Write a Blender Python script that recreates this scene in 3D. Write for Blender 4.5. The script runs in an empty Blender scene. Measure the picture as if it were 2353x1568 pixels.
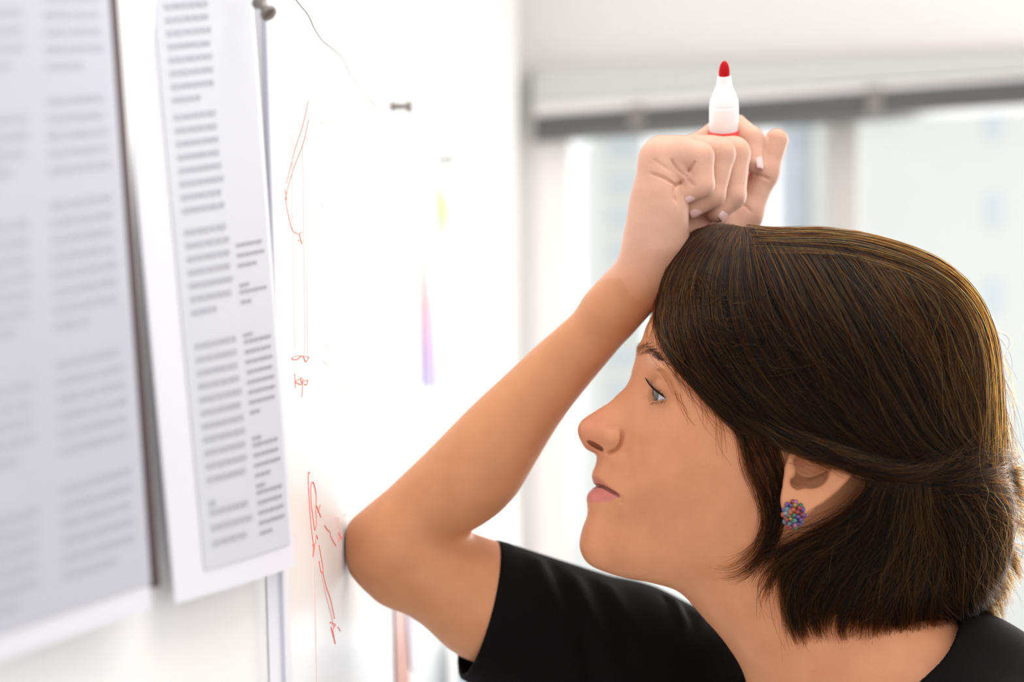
import bpy, bmesh, math, random
import numpy as np
from mathutils import Vector, Matrix

random.seed(7)
rng = np.random.default_rng(7)
sc = bpy.context.scene
C = sc.collection

# ------------------------------------------------------------------ camera
F = 2800.0            # focal length in pixels of the 2353 x 1568 frame
CU, CV = 1176.5, 870.0  # principal column, horizon row
CAMZ = 1.30
S = 0.00025           # metres per unit of the figure's own coordinates
D0 = F * S            # distance of the head's mid plane
cam_d = bpy.data.cameras.new('camera')
cam = bpy.data.objects.new('camera', cam_d)
C.objects.link(cam)
cam.location = (0, 0, CAMZ)
cam.rotation_euler = (math.pi / 2, 0, 0)
cam_d.sensor_width = 36.0
cam_d.lens = 36.0 * F / 2353.0
cam_d.shift_y = (CV - 784.0) / 2353.0
cam_d.clip_start = 0.02
cam_d.clip_end = 300
cam_d.dof.use_dof = True
cam_d.dof.focus_distance = 0.66
cam_d.dof.aperture_fstop = 3.7
sc.camera = cam

# ------------------------------------------------------------------ world, lights, exposure
w = bpy.data.worlds.new('overcast')
sc.world = w
w.use_nodes = True
bg = w.node_tree.nodes['Background']
bg.inputs[0].default_value = (1.0, 0.99, 0.985, 1)
bg.inputs[1].default_value = 0.95


def area(name, loc, target, sx, sy, power, col=(1, 1, 1)):
    l = bpy.data.lights.new(name, 'AREA')
    l.shape = 'RECTANGLE'
    l.size, l.size_y, l.energy, l.color = sx, sy, power, col
    o = bpy.data.objects.new(name, l)
    C.objects.link(o)
    o.location = loc
    o.rotation_euler = (Vector(target) - Vector(loc)).to_track_quat('-Z', 'Y').to_euler()
    return o


# unseen rim lamp added inside the big window behind and right of the woman
area('added_rim_lamp', (2.5, 3.6, 1.75), (0.1, 0.7, 1.25), 2.6, 1.8, 75, (1.0, 0.97, 0.93))
# unseen fill light added above the board to brighten the white surfaces
area('board_fill', (0.45, 0.55, 2.75), (0.0, 0.9, 1.2), 1.2, 1.2, 14, (1.0, 0.97, 0.94))
sc.view_settings.view_transform = 'Standard'
sc.view_settings.look = 'None'
sc.view_settings.exposure = 0.6
sc.view_settings.gamma = 1.0
sc.view_settings.use_curve_mapping = False


# ------------------------------------------------------------------ materials
def mat(name, col, rough=0.5, spec=0.5, noise=0.0, nscale=40.0, bump=0.0, bscale=200.0, trans=0.0, metal=0.0, sss=0.0, coat=0.0):
    m = bpy.data.materials.new(name)
    m.use_nodes = True
    nt = m.node_tree
    b = nt.nodes['Principled BSDF']
    b.inputs['Base Color'].default_value = (*col, 1)
    b.inputs['Roughness'].default_value = rough
    b.inputs['Specular IOR Level'].default_value = spec
    b.inputs['Metallic'].default_value = metal
    b.inputs['Transmission Weight'].default_value = trans
    b.inputs['Coat Weight'].default_value = coat
    if sss:
        b.inputs['Subsurface Weight'].default_value = sss
        b.inputs['Subsurface Radius'].default_value = (0.006, 0.002, 0.001)
        b.inputs['Subsurface Scale'].default_value = 1.0
    tc = nt.nodes.new('ShaderNodeTexCoord')
    if noise:
        n = nt.nodes.new('ShaderNodeTexNoise')
        n.inputs['Scale'].default_value = nscale
        n.inputs['Detail'].default_value = 4
        nt.links.new(tc.outputs['Object'], n.inputs['Vector'])
        mx = nt.nodes.new('ShaderNodeMix')
        mx.data_type = 'RGBA'
        mx.inputs[6].default_value = (*[c * (1 - noise) for c in col], 1)
        mx.inputs[7].default_value = (*[min(1, c * (1 + noise)) for c in col], 1)
        nt.links.new(n.outputs[0], mx.inputs[0])
        nt.links.new(mx.outputs[2], b.inputs['Base Color'])
    if bump:
        n2 = nt.nodes.new('ShaderNodeTexNoise')
        n2.inputs['Scale'].default_value = bscale
        n2.inputs['Detail'].default_value = 3
        nt.links.new(tc.outputs['Object'], n2.inputs['Vector'])
        bp = nt.nodes.new('ShaderNodeBump')
        bp.inputs['Strength'].default_value = bump
        bp.inputs['Distance'].default_value = 0.002
        nt.links.new(n2.outputs[0], bp.inputs['Height'])
        nt.links.new(bp.outputs[0], b.inputs['Normal'])
    return m


M = {}
M['plaster'] = mat('plaster', (0.86, 0.85, 0.845), 0.8, 0.2, 0.02, 30, 0.25, 300)
M['white_wall'] = mat('white_wall', (0.77, 0.75, 0.74), 0.8, 0.2, 0.015, 8)
M['ceiling_paint'] = mat('ceiling_paint', (0.85, 0.85, 0.84), 0.9, 0.1)
M['floor'] = mat('floor_carpet', (0.42, 0.40, 0.38), 0.9, 0.1, 0.15, 60, 0.3, 400)
M['board'] = mat('board_enamel', (0.90, 0.90, 0.90), 0.22, 0.5, 0.005, 5)
M['board_frame'] = mat('board_frame', (0.82, 0.82, 0.86), 0.35, 0.5, 0.01, 50)
M['groove'] = mat('groove', (0.50, 0.50, 0.60), 0.6, 0.3, 0.05, 50)
M['ink'] = mat('red_ink', (0.90, 0.20, 0.15), 0.5, 0.4, 0.1, 120)
M['ink_faint'] = mat('faded_red_ink', (0.90, 0.58, 0.55), 0.5, 0.4, 0.08, 90)
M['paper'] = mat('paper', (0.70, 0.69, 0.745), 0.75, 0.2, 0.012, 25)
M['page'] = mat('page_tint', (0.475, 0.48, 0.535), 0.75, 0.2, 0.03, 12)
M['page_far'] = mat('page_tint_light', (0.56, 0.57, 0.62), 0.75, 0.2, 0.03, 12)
M['text'] = mat('print_grey', (0.36, 0.355, 0.405), 0.8, 0.1, 0.1, 200)
M['text_faint'] = mat('print_faint', (0.445, 0.45, 0.503), 0.8, 0.1, 0.1, 200)
M['text_soft'] = mat('print_pale', (0.42, 0.425, 0.47), 0.8, 0.1, 0.1, 200)
M['strip'] = mat('binding_dark', (0.075, 0.052, 0.055), 0.55, 0.3, 0.15, 60)
M['steel'] = mat('steel', (0.22, 0.20, 0.185), 0.3, 0.5, 0.05, 80, metal=0.6)
M['thread'] = mat('thread', (0.30, 0.30, 0.30), 0.7, 0.2, 0.1, 300)
M['blind'] = mat('blind_slat', (0.66, 0.66, 0.645), 0.5, 0.4, 0.02, 20)
M['blind_dark'] = mat('blind_rail_dark', (0.085, 0.083, 0.083), 0.45, 0.4, 0.06, 30)
M['clip'] = mat('blind_clip', (0.20, 0.18, 0.165), 0.5, 0.4, 0.05, 30)
M['frame'] = mat('window_frame', (0.52, 0.50, 0.475), 0.5, 0.4, 0.02, 10)
M['jamb'] = mat('window_jamb', (0.80, 0.77, 0.75), 0.7, 0.2, 0.02, 10)
M['facade'] = mat('facade_cream', (0.66, 0.665, 0.64), 0.9, 0.1, 0.03, 0.6)
M['facade_grey'] = mat('facade_grey', (0.52, 0.55, 0.60), 0.9, 0.1, 0.04, 0.5)
M['facade_win'] = mat('facade_window', (0.52, 0.59, 0.63), 0.25, 0.5, 0.05, 1)
M['ground'] = mat('street', (0.8, 0.8, 0.79), 0.9, 0.1, 0.06, 0.5)
M['plastic_white'] = mat('plastic_white', (0.86, 0.82, 0.82), 0.35, 0.5, 0.01, 60, sss=0.1)
M['plastic_clear'] = mat('plastic_nozzle', (0.84, 0.81, 0.82), 0.22, 0.5, 0.01, 60, sss=0.15)
M['plastic_red'] = mat('plastic_red', (0.80, 0.022, 0.012), 0.35, 0.5, 0.03, 60)
M['felt_red'] = mat('felt_red', (0.46, 0.006, 0.010), 0.85, 0.2, 0.12, 400, 0.3, 900)
M['shirt'] = mat('black_cotton', (0.0046, 0.0032, 0.0036), 0.8, 0.06, 0.12, 30, 0.12, 1500)
M['trousers'] = mat('dark_denim', (0.03, 0.032, 0.045), 0.85, 0.2, 0.15, 60)
M['shoe'] = mat('black_leather', (0.015, 0.014, 0.014), 0.4, 0.4, 0.1, 40)
M['nail'] = mat('nail_polish', (0.80, 0.50, 0.48), 0.16, 0.6, 0.02, 200, coat=0.4)
M['cap'] = mat('hair_under', (0.012, 0.0055, 0.0030), 0.65, 0.15, 0.3, 120)


def glass_mat():
    m = bpy.data.materials.new('window_glass')
    m.use_nodes = True
    nt = m.node_tree
    b = nt.nodes['Principled BSDF']
    out = nt.nodes['Material Output']
    b.inputs['Base Color'].default_value = (0.95, 0.97, 0.98, 1)
    b.inputs['Roughness'].default_value = 0.03
    tr = nt.nodes.new('ShaderNodeBsdfTransparent')
    tr.inputs[0].default_value = (0.97, 0.985, 0.99, 1)
    mx = nt.nodes.new('ShaderNodeMixShader')
    mx.inputs[0].default_value = 0.06
    nt.links.new(tr.outputs[0], mx.inputs[1])
    nt.links.new(b.outputs[0], mx.inputs[2])
    nt.links.new(mx.outputs[0], out.inputs[0])
    return m


M['glass'] = glass_mat()


def skin_mat():
    m = bpy.data.materials.new('skin')
    m.use_nodes = True
    nt = m.node_tree
    b = nt.nodes['Principled BSDF']
    at_ = nt.nodes.new('ShaderNodeAttribute')
    at_.attribute_name = 'tint'
    tc = nt.nodes.new('ShaderNodeTexCoord')
    n = nt.nodes.new('ShaderNodeTexNoise')          # mottling
    n.inputs['Scale'].default_value = 60
    n.inputs['Detail'].default_value = 5
    nt.links.new(tc.outputs['Object'], n.inputs['Vector'])
    r = nt.nodes.new('ShaderNodeValToRGB')
    r.color_ramp.elements[0].color = (0.93, 0.91, 0.90, 1)
    r.color_ramp.elements[1].color = (1.04, 1.05, 1.06, 1)
    r.color_ramp.elements[0].position = 0.3
    r.color_ramp.elements[1].position = 0.7
    nt.links.new(n.outputs[0], r.inputs[0])
    mu = nt.nodes.new('ShaderNodeMix')
    mu.data_type = 'RGBA'
    mu.blend_type = 'MULTIPLY'
    mu.inputs[0].default_value = 1
    nt.links.new(at_.outputs['Color'], mu.inputs[6])
    nt.links.new(r.outputs[0], mu.inputs[7])
    v = nt.nodes.new('ShaderNodeTexNoise')           # freckles
    v.inputs['Scale'].default_value = 700
    v.inputs['Detail'].default_value = 1
    nt.links.new(tc.outputs['Object'], v.inputs['Vector'])
    r2 = nt.nodes.new('ShaderNodeValToRGB')
    r2.color_ramp.elements[0].color = (1, 1, 1, 1)
    r2.color_ramp.elements[1].color = (0.93, 0.86, 0.82, 1)
    r2.color_ramp.elements[0].position = 0.62
    r2.color_ramp.elements[1].position = 0.74
    nt.links.new(v.outputs[0], r2.inputs[0])
    mu2 = nt.nodes.new('ShaderNodeMix')
    mu2.data_type = 'RGBA'
    mu2.blend_type = 'MULTIPLY'
    mu2.inputs[0].default_value = 0.5
    nt.links.new(mu.outputs[2], mu2.inputs[6])
    nt.links.new(r2.outputs[0], mu2.inputs[7])
    nt.links.new(mu2.outputs[2], b.inputs['Base Color'])
    b.inputs['Roughness'].default_value = 0.5
    b.inputs['Specular IOR Level'].default_value = 0.26
    b.inputs['Subsurface Weight'].default_value = 0.2
    b.inputs['Subsurface Radius'].default_value = (0.0026, 0.0010, 0.0005)
    b.inputs['Subsurface Scale'].default_value = 1.0
    n3 = nt.nodes.new('ShaderNodeTexNoise')
    n3.inputs['Scale'].default_value = 1400
    nt.links.new(tc.outputs['Object'], n3.inputs['Vector'])
    bp = nt.nodes.new('ShaderNodeBump')
    bp.inputs['Strength'].default_value = 0.08
    bp.inputs['Distance'].default_value = 0.0006
    nt.links.new(n3.outputs[0], bp.inputs['Height'])
    nt.links.new(bp.outputs[0], b.inputs['Normal'])
    return m


M['skin'] = skin_mat()


def hair_mat(name, melanin, red, rough=0.30, rnd=0.7):
    m = bpy.data.materials.new(name)
    m.use_nodes = True
    nt = m.node_tree
    nt.nodes.remove(nt.nodes['Principled BSDF'])
    h = nt.nodes.new('ShaderNodeBsdfHairPrincipled')
    h.parametrization = 'MELANIN'
    h.inputs['Melanin'].default_value = melanin
    h.inputs['Melanin Redness'].default_value = red
    h.inputs['Roughness'].default_value = rough
    h.inputs['Radial Roughness'].default_value = 0.5
    h.inputs['IOR'].default_value = 1.22
    h.inputs['Random Color'].default_value = rnd
    h.inputs['Random Roughness'].default_value = 0.2
    hi = nt.nodes.new('ShaderNodeHairInfo')
    nt.links.new(hi.outputs['Random'], h.inputs['Random'])
    nt.links.new(h.outputs[0], nt.nodes['Material Output'].inputs[0])
    return m


M['hair'] = hair_mat('brown_hair', 0.78, 0.95)
M['brow'] = hair_mat('brow_hair', 0.86, 0.6)
M['lash'] = mat('lash', (0.012, 0.008, 0.007), 0.5, 0.3, 0.1, 100)


# ------------------------------------------------------------------ helpers
def link(name, me, m, parent=None, label=None, cat=None, group=None, kind=None, smooth=False):
    o = bpy.data.objects.new(name, me)
    C.objects.link(o)
    if m is not None and me is not None:
        me.materials.append(m)
    if parent is not None:
        o.parent = parent
    for k, v in (('label', label), ('category', cat), ('group', group), ('kind', kind)):
        if v:
            o[k] = v
    if smooth and me is not None:
        me.polygons.foreach_set('use_smooth', [True] * len(me.polygons))
    return o


def empty(name, loc, label, cat, group=None):
    o = bpy.data.objects.new(name, None)
    C.objects.link(o)
    o.location = loc
    o.empty_display_size = 0.02
    o['label'], o['category'] = label, cat
    if group:
        o['group'] = group
    return o


def keep(o, parent):
    """parent without moving (parents here are unrotated empties)"""
    o.parent = parent
    o.location = o.location - parent.location
    return o


def mesh_from(name, vs, fs):
    me = bpy.data.meshes.new(name)
    me.from_pydata([tuple(v) for v in vs], [], fs)
    me.update()
    return me


def bm_mesh(name, bm):
    bmesh.ops.recalc_face_normals(bm, faces=bm.faces)
    me = bpy.data.meshes.new(name)
    bm.to_mesh(me)
    bm.free()
    return me


def box8(bm, p):
    """hexahedron: p[0..3] one face in order, p[4..7] the opposite face"""
    v = [bm.verts.new(q) for q in p]
    for f in ((0, 1, 2, 3), (7, 6, 5, 4), (0, 4, 5, 1), (1, 5, 6, 2), (2, 6, 7, 3), (3, 7, 4, 0)):
        bm.faces.new([v[i] for i in f])
    return v


def slab(bm, quad, thick):
    """quad (4 Vectors) extruded by the vector thick"""
    q = [Vector(p) for p in quad]
    th = Vector(thick)
    return box8(bm, q + [p + th for p in q])


def bevel_all(bm, wd, seg=2):
    bmesh.ops.bevel(bm, geom=list(bm.edges), offset=wd, segments=seg, affect='EDGES', profile=0.5)


def tube(bm, pts, rad, n=6, cap=True):
    pts = [Vector(p) for p in pts]
    rings = []
    up = None
    for i, p in enumerate(pts):
        d = (pts[min(i + 1, len(pts) - 1)] - pts[max(i - 1, 0)]).normalized()
        if up is None:
            up = d.orthogonal().normalized()
        up = (up - d * up.dot(d)).normalized()
        sd = d.cross(up)
        r = rad[i] if isinstance(rad, (list, tuple)) else rad
        rings.append([bm.verts.new(p + up * (r * math.cos(2 * math.pi * k / n)) + sd * (r * math.sin(2 * math.pi * k / n))) for k in range(n)])
    for a, b in zip(rings, rings[1:]):
        for k in range(n):
            bm.faces.new((a[k], a[(k + 1) % n], b[(k + 1) % n], b[k]))
    if cap:
        bm.faces.new(rings[0][::-1])
        bm.faces.new(rings[-1])


def lathe(bm, origin, axis, prof, n=32):
    """prof: list of (distance along axis, radius)"""
    origin, axis = Vector(origin), Vector(axis).normalized()
    x = axis.orthogonal().normalized()
    y = axis.cross(x)
    rings = []
    for h, r in prof:
        if r < 1e-7:
            rings.append([bm.verts.new(origin + axis * h)])
        else:
            rings.append([bm.verts.new(origin + axis * h + x * (r * math.cos(2 * math.pi * k / n)) + y * (r * math.sin(2 * math.pi * k / n))) for k in range(n)])
    for a, b in zip(rings, rings[1:]):
        if len(a) == 1 and len(b) == 1:
            continue
        for k in range(n):
            k2 = (k + 1) % n
            if len(a) == 1:
                bm.faces.new((a[0], b[k2], b[k]))
            elif len(b) == 1:
                bm.faces.new((a[k], a[k2], b[0]))
            else:
                bm.faces.new((a[k], a[k2], b[k2], b[k]))
    if len(rings[0]) > 1:
        bm.faces.new(rings[0][::-1])
    if len(rings[-1]) > 1:
        bm.faces.new(rings[-1])


def at(px, py, Y):
    return Vector(((px - CU) / F * Y, Y, CAMZ + (CV - py) / F * Y))


# ================================================================== ROOM
LEAN = -0.03      # the board wall leans very slightly
YB, XB, ZB, SLOPE = 0.7575, -0.1032, 1.1985, 0.0345


def board_x(Y, Z):
    return XB + SLOPE * (Y - YB) + LEAN * (Z - ZB)


def board_hit(px, py, off=0.0):
    kx, kz = (px - CU) / F, (CV - py) / F
    # kx*Y = XB + off + SLOPE*(Y-YB) + LEAN*(CAMZ + kz*Y - ZB)
    Y = (XB + off - SLOPE * YB + LEAN * (CAMZ - ZB)) / (kx - SLOPE - LEAN * kz)
    return at(px, py, Y)


KY, KX = 0.5815, -0.1166      # where the near wall meets the board wall (at Z = ZB)
NSL = 0.27


def near_x(Y, Z):
    return KX + NSL * (Y - KY) + LEAN * (Z - ZB)


def far_x(Y, Z):
    return KX + SLOPE * (Y - KY) + LEAN * (Z - ZB)


ZT = 2.9
# near wall with the papers
bm = bmesh.new()
slab(bm, [(near_x(-1.2, 0), -1.2, 0), (near_x(KY, 0), KY, 0), (near_x(KY, ZT), KY, ZT), (near_x(-1.2, ZT), -1.2, ZT)], (-0.12, 0, 0))
link('wall_left', bm_mesh('wall_left', bm), M['plaster'], kind='structure', label='white plastered wall the papers hang on')
bm = bmesh.new()
slab(bm, [(far_x(KY, 0), KY, 0), (far_x(4.4, 0), 4.4, 0), (far_x(4.4, ZT), 4.4, ZT), (far_x(KY, ZT), KY, ZT)], (-0.12, 0, 0))
link('wall_board', bm_mesh('wall_board', bm), M['plaster'], kind='structure', label='white wall behind the whiteboard')

# window wall: plane Y = WY - WS * X
WY, WS = 4.25, 0.20


def win(px, py, off=0.0):
    k = (px - CU) / F
    return at(px, py, (WY + off) / (1 + WS * k))


def winz(x, z, off=0.0):
    return Vector((x, WY + off - WS * x, z))


X0, X1 = -0.10, 4.2
WINX0 = win(1302, 700).x            # left edge of the opening
WINZ1 = win(1302, 262).z            # head of the opening
WINZ0 = 0.42
bm = bmesh.new()
for q in ([winz(X0, 0), winz(WINX0, 0), winz(WINX0, ZT), winz(X0, ZT)],
          [winz(WINX0, 0), winz(X1, 0), winz(X1, WINZ0), winz(WINX0, WINZ0)],
          [winz(WINX0, WINZ1 + 0.12), winz(X1, WINZ1 + 0.12), winz(X1, ZT), winz(WINX0, ZT)]):
    slab(bm, q, (0, 0.22, 0))
link('wall_far', bm_mesh('wall_far', bm), M['white_wall'], kind='structure', label='white window wall at the far end')
# white pilaster in the corner
bm = bmesh.new()
slab(bm, [(-0.16, 4.0, 0), (win(1187, 0).x, 4.0, 0), (win(1187, 0).x, 4.0, ZT), (-0.16, 4.0, ZT)], (0, 0.3, 0))
link('trim_1', bm_mesh('trim_1', bm), M['plaster'], kind='structure', label='white pilaster in the corner')
bm = bmesh.new()
slab(bm, [(-0.7, -1.2, 0), (4.2, -1.2, 0), (4.2, 4.4, 0), (-0.7, 4.4, 0)], (0, 0, -0.1))
link('floor', bm_mesh('floor', bm), M['floor'], kind='structure')
bm = bmesh.new()
slab(bm, [(-0.7, -1.2, ZT), (4.2, -1.2, ZT), (4.2, 4.5, ZT), (-0.7, 4.5, ZT)], (0, 0, 0.1))
link('ceiling', bm_mesh('ceiling', bm), M['ceiling_paint'], kind='structure')

# window: frame with mullions, panes
wn = bpy.data.objects.new('window_1', None)
C.objects.link(wn)
wn['kind'] = 'structure'
wn['label'] = 'wide window with pale grey mullions'


def wbar(name, x0, x1, z0, z1, off, th, m, parent):
    bm = bmesh.new()
    slab(bm, [winz(x0, z0, off), winz(x1, z0, off), winz(x1, z1, off), winz(x0, z1, off)], (0, th, 0))
    bevel_all(bm, 0.004, 1)
    return link(name, bm_mesh(name, bm), m, parent)


wbar('jamb', win(1232, 600).x, WINX0 + 0.01, WINZ0 - 0.02, WINZ1 + 0.1, -0.03, 0.10, M['jamb'], wn)
wbar('sill', WINX0 - 0.08, X1, WINZ0 - 0.04, WINZ0, -0.10, 0.25, M['jamb'], wn)
wbar('window_head', WINX0, X1, WINZ1, WINZ1 + 0.13, 0.06, 0.08, M['frame'], wn)
MUL = [(1917, 1984)]
xs = [WINX0]
for a, b in MUL:
    xa, xb = win(a, 400).x, win(b, 400).x
    wbar('mullion', xa, xb, WINZ0, WINZ1 + 0.02, 0.05, 0.09, M['frame'], wn)
    xs += [xa, xb]
xs += [X1 - 1.1, X1 - 1.0]
wbar('mullion', X1 - 1.1, X1 - 1.0, WINZ0, WINZ1 + 0.02, 0.05, 0.09, M['frame'], wn)
xs += [X1]
for a, b in zip(xs[::2], xs[1::2]):
    wbar('pane', a, b, WINZ0, WINZ1 + 0.02, 0.09, 0.006, M['glass'], wn)

# raised venetian blind: headrail, stacked slats, dark bottom rail, clips
BL = at(1720, 230, 4.0)
blind = empty('venetian_blind', winz(1.0, 2.2, -0.1), 'raised pale venetian blind with dark bottom rail across the window top', 'blind')


def brail(name, pl, pr, off, th, m, bev=0.004):
    """rail between two pixel columns: pl = (px, top, bottom) at its left end, pr at its right end"""
    bm = bmesh.new()
    q = [win(pl[0], pl[2], off), win(pr[0], pr[2], off), win(pr[0], pr[1], off), win(pl[0], pl[1], off)]
    slab(bm, q, (0, th, 0))
    if bev:
        bevel_all(bm, bev, 2)
    return keep(link(name, bm_mesh(name, bm), m), blind)


def lerp_edge(px, y0, y1):
    return y0 + (y1 - y0) * (px - 1225) / (2353 - 1225)


XR = 2900


def rail_rows(name, px0, tl, bl, tr, br, off, th, m, bev=0.004):
    # rows are given at px 1225 and 2353, extended to XR
    return brail(name, (px0, lerp_edge(px0, tl, tr), lerp_edge(px0, bl, br)), (XR, lerp_edge(XR, tl, tr), lerp_edge(XR, bl, br)), off, th, m, bev)


rail_rows('headrail', 1220, 146, 160, 96, 112, -0.14, 0.13, M['frame'])
NS = 7
for i in range(NS):
    f0, f1 = i / NS, (i + 0.86) / NS
    tl, bl_ = 161 + (236 - 161) * f0, 161 + (236 - 161) * f1
    tr, br = 113 + (166 - 113) * f0, 113 + (166 - 113) * f1
    rail_rows('slat', 1226, tl, bl_, tr, br, -0.13 + 0.006 * (i % 2), 0.10, M['blind'], 0.002)
rail_rows('rail_liner', 1228, 238, 268, 168, 184, -0.12, 0.08, M['plastic_white'])
rail_rows('bottom_rail', 1231, 266, 312, 181, 241, -0.15, 0.13, M['blind_dark'])
for px in (1462, 2010):
    a, b = px - 18, px + 18
    brail('clip', (a, lerp_edge(a, 258, 174), lerp_edge(a, 309, 238)), (b, lerp_edge(b, 258, 174), lerp_edge(b, 309, 238)), -0.16, 0.02, M['clip'])

# outside: pale apartment block, a grey block and a white block, street
YO = 26.0


def building(name, label, px0, px1, ytop, Y, depth, m, wins, wm):
    a, b = at(px0, ytop, Y), at(px1, ytop, Y)
    base = empty(name, ((a.x + b.x) / 2, Y, 0.0 - 6), label, 'building')
    bm = bmesh.new()
    slab(bm, [(a.x, Y, -6), (b.x, Y, -6), (b.x, Y, a.z), (a.x, Y, a.z)], (0, depth, 0))
    keep(link('wall', bm_mesh('wall', bm), m), base)
    for (wx, wy, ww, wh) in wins:
        p, q = at(wx - ww / 2, wy - wh / 2, Y), at(wx + ww / 2, wy + wh / 2, Y)
        bm = bmesh.new()
        slab(bm, [(p.x, Y - 0.06, q.z), (q.x, Y - 0.06, q.z), (q.x, Y - 0.06, p.z), (p.x, Y - 0.06, p.z)], (0, 0.12, 0))
        keep(link('window', bm_mesh('window', bm), wm), base)
    return base


building('apartment_block', 'pale cream apartment block with small windows outside the window', 2075, 3300, -900, YO, 12, M['facade'],
         [(2283, 80 + 200 * k, 30, 74) for k in range(0, 6)] + [(2480, 80 + 200 * k, 30, 74) for k in range(0, 6)], M['facade_win'])
building('office_block', 'narrow blue-grey office block beyond the mullion', 1812, 1860, 180, 34, 1.2, M['facade_grey'],
         [(1836, 300 + 90 * k, 30, 40) for k in range(0, 6)], M['facade_win'])
building('tower_block', 'distant pale tower block seen past the raised arm', 1380, 1480, 250, 45, 10, M['facade'],
         [(1430, 340 + 80 * k, 60, 30) for k in range(0, 8)], M['facade_win'])
bm = bmesh.new()
slab(bm, [(-60, 4.9, -6), (90, 4.9, -6), (90, 120, -6), (-60, 120, -6)], (0, 0, -0.3))
link('street', bm_mesh('street', bm), M['ground'], kind='structure')

# ------------------------------------------------------------------ whiteboard
YW0, YW1 = 0.579, 2.3
ZW0, ZW1 = 0.72, 1.95
wb = empty('whiteboard', (board_x(1.4, ZW0), 1.4, ZW0), 'long white enamel whiteboard covered in faint red sketches', 'whiteboard')


def bquad(y0, y1, z0, z1, off):
    return [Vector((board_x(y, z) + off, y, z)) for y, z in ((y0, z0), (y1, z0), (y1, z1), (y0, z1))]


bm = bmesh.new()
slab(bm, bquad(YW0 + 0.002, YW1 - 0.002, ZW0 + 0.002, ZW1 - 0.002, 0), (-0.0065, 0, 0))
keep(link('panel', bm_mesh('panel', bm), M['board']), wb)
for (a, b, c, d) in ((YW0, YW0 + 0.010, ZW0, ZW1), (YW1 - 0.010, YW1, ZW0, ZW1), (YW0 + 0.010, YW1 - 0.010, ZW0, ZW0 + 0.01), (YW0 + 0.010, YW1 - 0.010, ZW1 - 0.01, ZW1)):
    bm = bmesh.new()
    slab(bm, bquad(a, b, c, d, 0.0015), (-0.0085, 0, 0))
    keep(link('frame', bm_mesh('frame', bm), M['board_frame']), wb)
bm = bmesh.new()
slab(bm, bquad(YW0 - 0.0008, YW0 - 0.0001, ZW0, ZW1, 0.0005), (-0.0016, 0, 0))
slab(bm, bquad(YW0 + 0.0105, YW0 + 0.0112, ZW0, ZW1, 0.0003), (-0.001, 0, 0))
keep(link('edge_seal', bm_mesh('edge_seal', bm), M['groove'], label='thin bluish seal line along the board edge'), wb)

# red marker sketch, strokes traced on the board
Z6 = lambda x, y: (560 + x / 1.743, y / 1.743)
Z7 = lambda x, y: (600 + x / 2.183, 850 + y / 2.183)
strong = [
    [Z6(*p) for p in ((258, 405), (240, 490), (205, 600), (185, 680), (170, 735))],
    [Z6(*p) for p in ((260, 480), (238, 575), (205, 660), (186, 720), (172, 775), (166, 800))],
    [Z6(*p) for p in ((165, 755), (172, 800))],
    [Z6(*p) for p in ((166, 790), (178, 860), (192, 915), (205, 932), (222, 940), (228, 960), (233, 978))],
    [Z6(*p) for p in ((218, 963), (234, 968))],
    [Z6(*p) for p in ((224, 936), (232, 930))],
    [Z6(*p) for p in ((262, 1432), (225, 1425), (196, 1432), (194, 1440), (215, 1440), (235, 1425), (248, 1450), (262, 1430))],
    [Z7(*p) for p in ((168, 18), (172, 95))],
    [Z7(*p) for p in ((205, 40), (172, 60), (200, 75))],
    [Z7(*p) for p in ((196, 40), (204, 70), (210, 45), (204, 138))],
    [Z7(*p) for p in ((215, 58), (232, 52), (228, 75), (216, 72))],
    [Z7(*p) for p in ((243, 520), (236, 525), (240, 640), (248, 760), (258, 850), (264, 888))],
    [Z7(*p) for p in ((272, 720), (276, 640), (268, 585), (258, 563), (249, 590), (252, 680), (262, 760), (268, 805))],
    [Z7(*p) for p in ((276, 680), (300, 740))],
    [Z7(*p) for p in ((296, 680), (283, 715))],
    [Z7(*p) for p in ((270, 805), (276, 775), (275, 720))],
    [Z7(*p) for p in ((284, 850), (276, 830), (272, 870), (262, 890), (260, 940), (266, 890), (258, 880))],
    [Z7(*p) for p in ((290, 880), (297, 920), (310, 1000), (300, 1015), (290, 960))],
    [Z7(*p) for p in ((308, 1010), (318, 1060), (330, 1100), (350, 1160), (368, 1250))],
    [Z7(*p) for p in ((318, 780), (330, 800), (345, 815), (350, 840), (375, 885))],
    [Z7(*p) for p in ((388, 815), (400, 850), (405, 830), (388, 860))],
    [Z7(*p) for p in ((345, 1268), (372, 1280), (360, 1310), (372, 1375), (350, 1290))],
    [Z7(*p) for p in ((385, 1290), (398, 1312))],
]
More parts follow.
